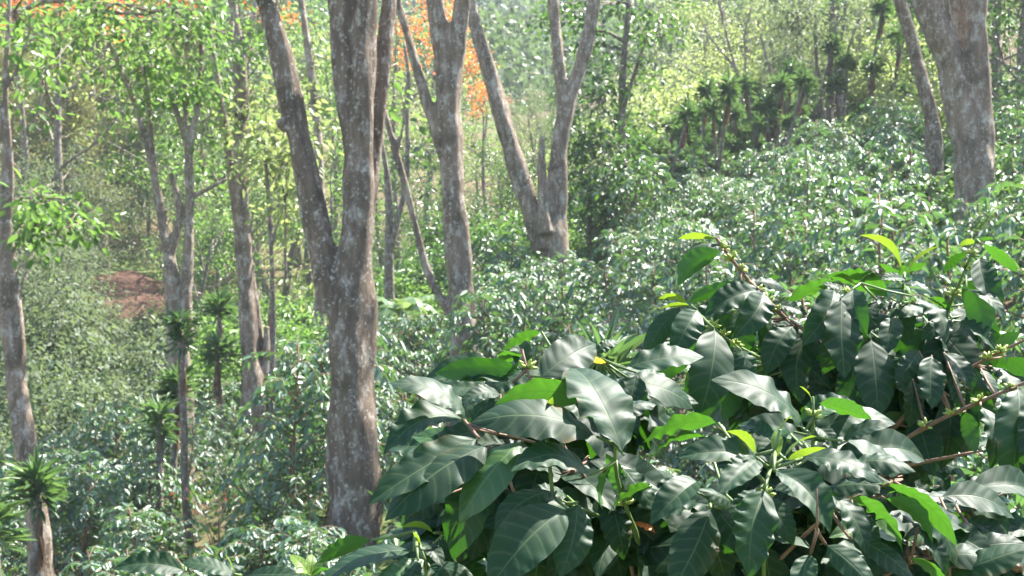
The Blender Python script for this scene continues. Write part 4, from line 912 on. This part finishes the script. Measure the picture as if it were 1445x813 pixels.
fore_plant('coffee plant with two bright young shoot tips and a fan of curling sunlit leaves', [
    ('greenstem', [(1078, 900, 1.48), (1078, 760, 1.44), (1076, 700, 1.40), (1086, 662, 1.37), (1097, 628, 1.36), (1101, 606, 1.36)], 8),
    ('greenstem', [(1140, 860, 1.52), (1142, 720, 1.50), (1146, 640, 1.48), (1149, 590, 1.46), (1147, 560, 1.46)], 7),
    ('twig', [(1090, 800, 1.46), (1150, 740, 1.42), (1200, 700, 1.42), (1260, 680, 1.42)], 6),
    ('greenstem', [(1080, 740, 1.42), (1040, 715, 1.40), (1005, 716, 1.39), (975, 690, 1.38)], 5),
    ('twig', [(1153, 748, 1.28), (1153, 720, 1.275), (1153, 690, 1.27)], 3),
    ('twig', [(1180, 860, 1.46), (1280, 790, 1.46), (1380, 780, 1.48), (1440, 800, 1.5)], 6)], [
    (1014, 597, 908, 625, 1.46, -.03, 28, 'u'), (997, 616, 912, 660, 1.47, -.02, 26, 'u'), (988, 677, 917, 741, 1.40, -.04, 46, 't'), (1070, 647, 1016, 697, 1.37, -.05, 56, 't'),
    (1003, 717, 948, 835, 1.36, -.04, 92, 'f'), (1079, 689, 1056, 818, 1.33, -.04, 92, 'f'), (1092, 664, 1171, 752, 1.33, -.04, 74, 'f'), (1132, 646, 1246, 682, 1.40, -.02, 44, 't'),
    (1188, 622, 1260, 600, 1.44, -.02, 40, 't'), (1154, 569, 1231, 593, 1.46, -.02, 26, 'u'), (1150, 591, 1192, 567, 1.48, .02, 20, 't'), (1137, 606, 1004, 536, 1.46, -.02, 66, 't'),
    (1066, 642, 1024, 609, 1.37, .0, 20, 'y'), (1098, 645, 1094, 608, 1.36, .02, 24, 'y'), (1110, 650, 1166, 632, 1.36, -.01, 13, 'y'), (1108, 645, 1152, 616, 1.38, .02, 18, 'y'), (1100, 615, 1118, 588, 1.38, .02, 22, 'y'),
    (1066, 644, 956, 646, 1.38, -.02, 50, 't'), (1095, 618, 1042, 600, 1.42, .03, 36, 't'), (1255, 682, 1350, 770, 1.38, -.03, 30, 'u'), (1196, 701, 1274, 780, 1.37, -.03, 40, 'u'),
    (1248, 703, 1316, 768, 1.38, -.03, 36, 'u'), (1190, 660, 1292, 666, 1.43, -.02, 46, 't'), (1164, 690, 1264, 692, 1.42, -.03, 36, 't'), (1364, 768, 1428, 768, 1.50, -.01, 40, 't'),
    (1340, 815, 1455, 772, 1.46, -.02, 66, 't'), (1284, 786, 1338, 826, 1.42, -.02, 26, 'u'), (1144, 781, 1135, 850, 1.30, -.03, 60, 'f'), (1165, 768, 1236, 835, 1.32, -.03, 56, 't'),
    (1172, 698, 1222, 783, 1.36, -.03, 50, 't'), (1204, 720, 1238, 780, 1.39, -.03, 40, 't'), (1146, 575, 1128, 545, 1.47, .02, 14, 'y'), (1149, 600, 1180, 640, 1.48, -.02, 34, 'f'),
    (1120, 660, 1060, 600, 1.44, .03, 50, 't'), (1080, 700, 1120, 770, 1.38, -.02, 56, 'f'), (1070, 690, 1030, 740, 1.38, -.03, 60, 'f'), (1285, 690, 1350, 800, 1.46, -.02, 50, 'f'), (1200, 760, 1290, 820, 1.36, -.03, 56, 't'),
    (1240, 720, 1320, 700, 1.45, .0, 40, 't'), (1295, 745, 1335, 815, 1.44, -.02, 40, 't'), (1090, 690, 1180, 720, 1.40, -.03, 50, 't'), (1040, 715, 985, 690, 1.40, -.02, 40, 't'), (1220, 690, 1310, 730, 1.41, -.03, 40, 'u')],
    buds=[(1149, 588, 1.46), (1076, 690, 1.4)],
    fill=[(950, 640, 1150, 820, 75, 1.46, 'tffk', .115), (1130, 670, 1360, 820, 85, 1.46, 'ttft', .11), (1320, 750, 1450, 840, 30, 1.52, 'ttf', .11), (990, 560, 1160, 680, 30, 1.5, 'ttf', .115), (1150, 580, 1290, 700, 26, 1.52, 'ttf', .115)], seed=22, root=(X(1090, 1.5), 1.5), d0=1.42)

fore_plant('coffee plant carrying green bud clusters along arching branches with hanging leaves', [
    ('twig', [(1225, 960, 2.2), (1220, 760, 2.18), (1215, 640, 2.15), (1205, 560, 2.12), (1190, 500, 2.1), (1150, 470, 2.08), (1110, 455, 2.06), (1085, 425, 2.05), (1055, 395, 2.04), (1036, 372, 2.03), (1019, 347, 2.02), (1010, 335, 2.02)], 8),
    ('greenstem', [(1120, 520, 2.08), (1070, 505, 2.02), (1040, 489, 2.0), (1018, 474, 1.99), (997, 455, 1.98), (975, 430, 1.98)], 5),
    ('greenstem', [(1215, 560, 2.14), (1250, 500, 2.12), (1271, 440, 2.1), (1275, 400, 2.1), (1276, 385, 2.1)], 6),
    ('greenstem', [(1290, 520, 2.14), (1330, 450, 2.1), (1345, 420, 2.08), (1358, 390, 2.06), (1370, 360, 2.05), (1378, 338, 2.05)], 6),
    ('twig', [(1220, 650, 2.15), (1265, 628, 2.0), (1300, 605, 1.96), (1340, 585, 1.93), (1400, 560, 1.9), (1470, 530, 1.88)], 8),
    ('twig', [(1230, 640, 2.16), (1300, 560, 2.1), (1375, 515, 2.05), (1445, 480, 2.0), (1470, 468, 2.0)], 6),
    ('twig', [(1225, 680, 2.18), (1275, 657, 2.05), (1330, 647, 2.0), (1380, 637, 1.98)], 7),
    ('twig', [(1225, 760, 2.2), (1370, 735, 2.05), (1460, 745, 2.0)], 6),
    ('greenstem', [(1150, 470, 2.08), (1175, 430, 2.05), (1190, 412, 2.05), (1215, 400, 2.06)], 5)], [
    (1019, 353, 954, 404, 2.0, -.03, 30, 'd'), (1019, 347, 964, 360, 2.02, .0, 24, 't'), (1010, 337, 957, 337, 2.03, .02, 12, 'y'), (1010, 336, 1006, 322, 2.03, .03, 10, 'u'),
    (1046, 399, 969, 427, 2.02, -.02, 18, 'd'), (1075, 409, 993, 445, 2.02, -.03, 32, 't'), (1077, 412, 1034, 478, 2.0, -.05, 38, 'f'), (970, 428, 928, 422, 1.98, .0, 18, 'y'), (975, 432, 932, 436, 1.97, -.02, 10, 'y'),
    (984, 437, 947, 506, 1.95, -.04, 46, 'f'), (962, 432, 908, 514, 1.99, -.02, 26, 'f'), (1008, 463, 984, 596, 1.93, -.05, 66, 'f'), (984, 475, 914, 548, 2.0, .0, 46, 'd'), (1046, 494, 1054, 548, 1.97, -.04, 46, 'f'),
    (1177, 408, 1132, 488, 2.0, -.05, 40, 'f'), (1187, 421, 1191, 534, 1.98, -.05, 54, 'f'), (1204, 408, 1223, 473, 2.0, -.04, 36, 'f'), (1229, 478, 1238, 592, 2.0, -.05, 52, 'f'),
    (1264, 446, 1252, 500, 2.04, -.04, 42, 'f'), (1287, 418, 1334, 484, 2.02, -.05, 50, 'f'), (1238, 424, 1234, 468, 2.06, -.02, 28, 'f'), (1272, 381, 1213, 332, 2.1, .03, 14, 'y'), (1279, 387, 1324, 348, 2.1, .03, 13, 'y'),
    (1277, 394, 1243, 394, 2.08, -.02, 14, 't'), (1344, 455, 1405, 495, 2.04, -.03, 26, 't'), (1361, 392, 1386, 482, 2.03, -.02, 58, 'd'), (1365, 356, 1332, 386, 2.06, .02, 32, 'd'), (1382, 362, 1414, 438, 2.02, -.04, 34, 'f'),
    (1386, 345, 1436, 384, 2.04, -.02, 16, 'u'), (1378, 342, 1352, 348, 2.06, .0, 16, 'y'), (1378, 366, 1392, 405, 2.07, .02, 30, 'd'), (1364, 409, 1418, 453, 2.0, -.04, 18, 't'), (1380, 338, 1402, 338, 2.07, .02, 12, 'u'),
    (1297, 495, 1264, 538, 1.98, -.03, 36, 'f'), (1314, 501, 1315, 578, 1.95, -.04, 38, 'f'), (1332, 497, 1374, 558, 1.97, -.03, 34, 'f'), (1337, 515, 1356, 588, 1.96, -.02, 20, 'f'), (1384, 520, 1407, 565, 1.96, -.03, 40, 'f'),
    (1384, 573, 1396, 664, 1.88, -.04, 32, 'f'), (1436, 546, 1424, 690, 1.84, -.04, 70, 'f'), (1452, 556, 1450, 690, 1.82, -.03, 50, 'f'), (1288, 535, 1282, 604, 2.0, -.02, 40, 'f'), (1362, 580, 1377, 640, 1.96, .0, 36, 'd'),
    (1190, 430, 1160, 530, 2.04, -.02, 50, 'f'), (1210, 500, 1190, 590, 2.06, -.02, 54, 'k'), (1120, 460, 1080, 530, 2.04, -.03, 46, 'f'), (1140, 470, 1130, 570, 2.04, -.03, 52, 'k'), (1085, 430, 1050, 470, 2.04, .02, 40, 't'),
    (1205, 400, 1175, 385, 2.08, .02, 16, 'y'), (1210, 402, 1240, 385, 2.08, .02, 20, 'u'), (1190, 410, 1160, 400, 2.07, .0, 24, 't'), (1062, 398, 1110, 410, 2.06, .02, 24, 't'), (1095, 430, 1140, 445, 2.06, .0, 36, 't'), (1070, 415, 1100, 390, 2.07, .02, 12, 'u'),
    (1275, 400, 1315, 415, 2.06, -.02, 26, 't'), (1270, 430, 1230, 440, 2.08, .0, 30, 't'), (1272, 400, 1240, 372, 2.12, .02, 12, 'u'), (1310, 420, 1345, 440, 2.08, .0, 30, 'u'), (1400, 500, 1440, 470, 2.08, .02, 40, 'd'), (1330, 450, 1300, 480, 2.06, -.02, 34, 'f'),
    (1110, 460, 1165, 500, 2.08, .0, 40, 'k'), (1250, 500, 1280, 560, 2.05, -.03, 44, 'f'), (1180, 420, 1210, 480, 2.06, 0, 44, 'k')],
    buds=[(1022, 352, 2.02), (1032, 366, 2.03), (1048, 388, 2.04), (1068, 408, 2.04), (1085, 424, 2.05), (1100, 445, 2.06), (1000, 460, 1.98), (1018, 474, 1.99), (1036, 487, 2.0), (1366, 370, 2.05), (1358, 388, 2.06), (1350, 408, 2.07), (1345, 420, 2.08),
          (1384, 508, 2.03), (1415, 494, 2.02), (1345, 582, 1.93), (1375, 571, 1.91), (1420, 552, 1.9), (1410, 500, 2.02), (1300, 604, 1.96), (1192, 412, 2.05), (1375, 352, 2.05)],
    fill=[(960, 440, 1130, 560, 32, 2.1, 'ffkd', .13), (1090, 430, 1290, 590, 60, 2.12, 'ffkdt', .13), (1280, 410, 1450, 600, 64, 2.12, 'ffkd', .13), (930, 420, 1060, 560, 18, 2.08, 'ffk', .13), (1060, 400, 1330, 440, 16, 2.12, 'ttu', .11), (1230, 590, 1450, 780, 80, 2.15, 'ttfft', .10)], seed=33, root=(X(1225, 2.2), 2.2), d0=2.05)

fore_plant('low coffee shoot with a pale yellow-green tip at the foot of the thick forked tree', [
    ('greenstem', [(610, 960, 1.56), (606, 840, 1.54), (600, 790, 1.52), (590, 768, 1.5), (586, 750, 1.5)], 7),
    ('greenstem', [(605, 830, 1.54), (630, 790, 1.55), (640, 765, 1.56), (628, 752, 1.57)], 5)], [
    (524, 762, 448, 795, 1.50, -.03, 26, 'd'), (584, 778, 452, 822, 1.48, -.04, 44, 't'), (600, 790, 526, 825, 1.46, -.03, 36, 't'), (612, 752, 566, 745, 1.56, .0, 12, 'y'), (623, 760, 631, 803, 1.54, -.02, 30, 'f'), (584, 766, 626, 802, 1.5, -.03, 34, 't'),
    (600, 800, 668, 814, 1.48, -.02, 22, 't'), (592, 775, 582, 750, 1.48, .0, 10, 'y'), (590, 790, 560, 840, 1.44, -.03, 40, 't'), (606, 800, 640, 850, 1.46, -.02, 50, 'f'), (605, 765, 606, 795, 1.5, -.02, 26, 'u'), (630, 765, 650, 745, 1.56, .02, 16, 'u'), (640, 770, 690, 790, 1.56, 0, 30, 't')],
    fill=[(560, 790, 690, 830, 8, 1.56, 'ttf', .10)], seed=44, root=(X(610, 1.56), 1.56), d0=1.5)

fore_plant('sprig of three dark arching coffee leaves rising from below on its own', [
    ('greenstem', [(300, 1000, 1.72), (298, 880, 1.7), (290, 830, 1.7), (272, 806, 1.7), (262, 800, 1.7)], 6),
    ('greenstem', [(300, 880, 1.7), (325, 830, 1.7), (340, 812, 1.7)], 4)], [
    (262, 806, 160, 803, 1.68, -.02, 24, 't'), (330, 812, 256, 794, 1.70, .0, 36, 't'), (352, 812, 424, 812, 1.70, -.02, 20, 't'), (331, 810, 316, 780, 1.68, .01, 8, 'y'), (290, 815, 345, 800, 1.74, .02, 30, 't'), (270, 812, 250, 840, 1.68, -.02, 30, 'f')],
    seed=55, root=(X(300, 1.72), 1.72), d0=1.7)
fore_plant('pale upright coffee seedling tip beside the low shoot', [
    ('greenstem', [(436, 980, 2.3), (436, 860, 2.3), (437, 812, 2.3)], 5)], [
    (438, 812, 409, 783, 2.28, .02, 18, 'Y'), (438, 812, 440, 782, 2.3, .03, 18, 'Y'), (438, 812, 462, 785, 2.3, .0, 16, 'Y'), (438, 814, 415, 810, 2.28, -.02, 14, 'Y'), (438, 814, 470, 806, 2.3, -.02, 16, 'u')], seed=66, root=(X(436, 2.3), 2.3), d0=2.3)
fore_plant('single lit green coffee leaf peeping in at the corner', [
    ('greenstem', [(0, 980, 1.6), (2, 870, 1.6), (4, 840, 1.6)], 5)], [
    (4, 835, 44, 822, 1.6, .0, 40, 'u'), (4, 838, -12, 792, 1.6, .02, 44, 'u'), (4, 836, 26, 800, 1.62, .03, 40, 'u')], seed=77, root=(X(0, 1.6), 1.6), d0=1.6)

# ------------------------------------------------------------------ haze: the thin sunlit air under the ridge
hv = np.array([(x, y, z) for x in (-194, 194) for y in (-44, 314) for z in (-26, 104)], dtype=float)
hm, nt, N = new_mat('thin_haze')
pv = N('ShaderNodeVolumePrincipled', ins={'Density': 0.0006, 'Anisotropy': 0.25}); pv.inputs['Color'].default_value = (0.86, 0.93, 1.0, 1)
ho = N('ShaderNodeOutputMaterial'); nt.links.new(pv.outputs[0], ho.inputs['Volume'])
hz = link('haze', mesh_np('haze', hv, [[0, 1, 3, 2], [4, 6, 7, 5], [0, 4, 5, 1], [2, 3, 7, 6], [0, 2, 6, 4], [1, 5, 7, 3]], None, hm, smooth=False))
tag(hz, 'thin sunlit haze filling the valley', 'haze', kind='stuff')
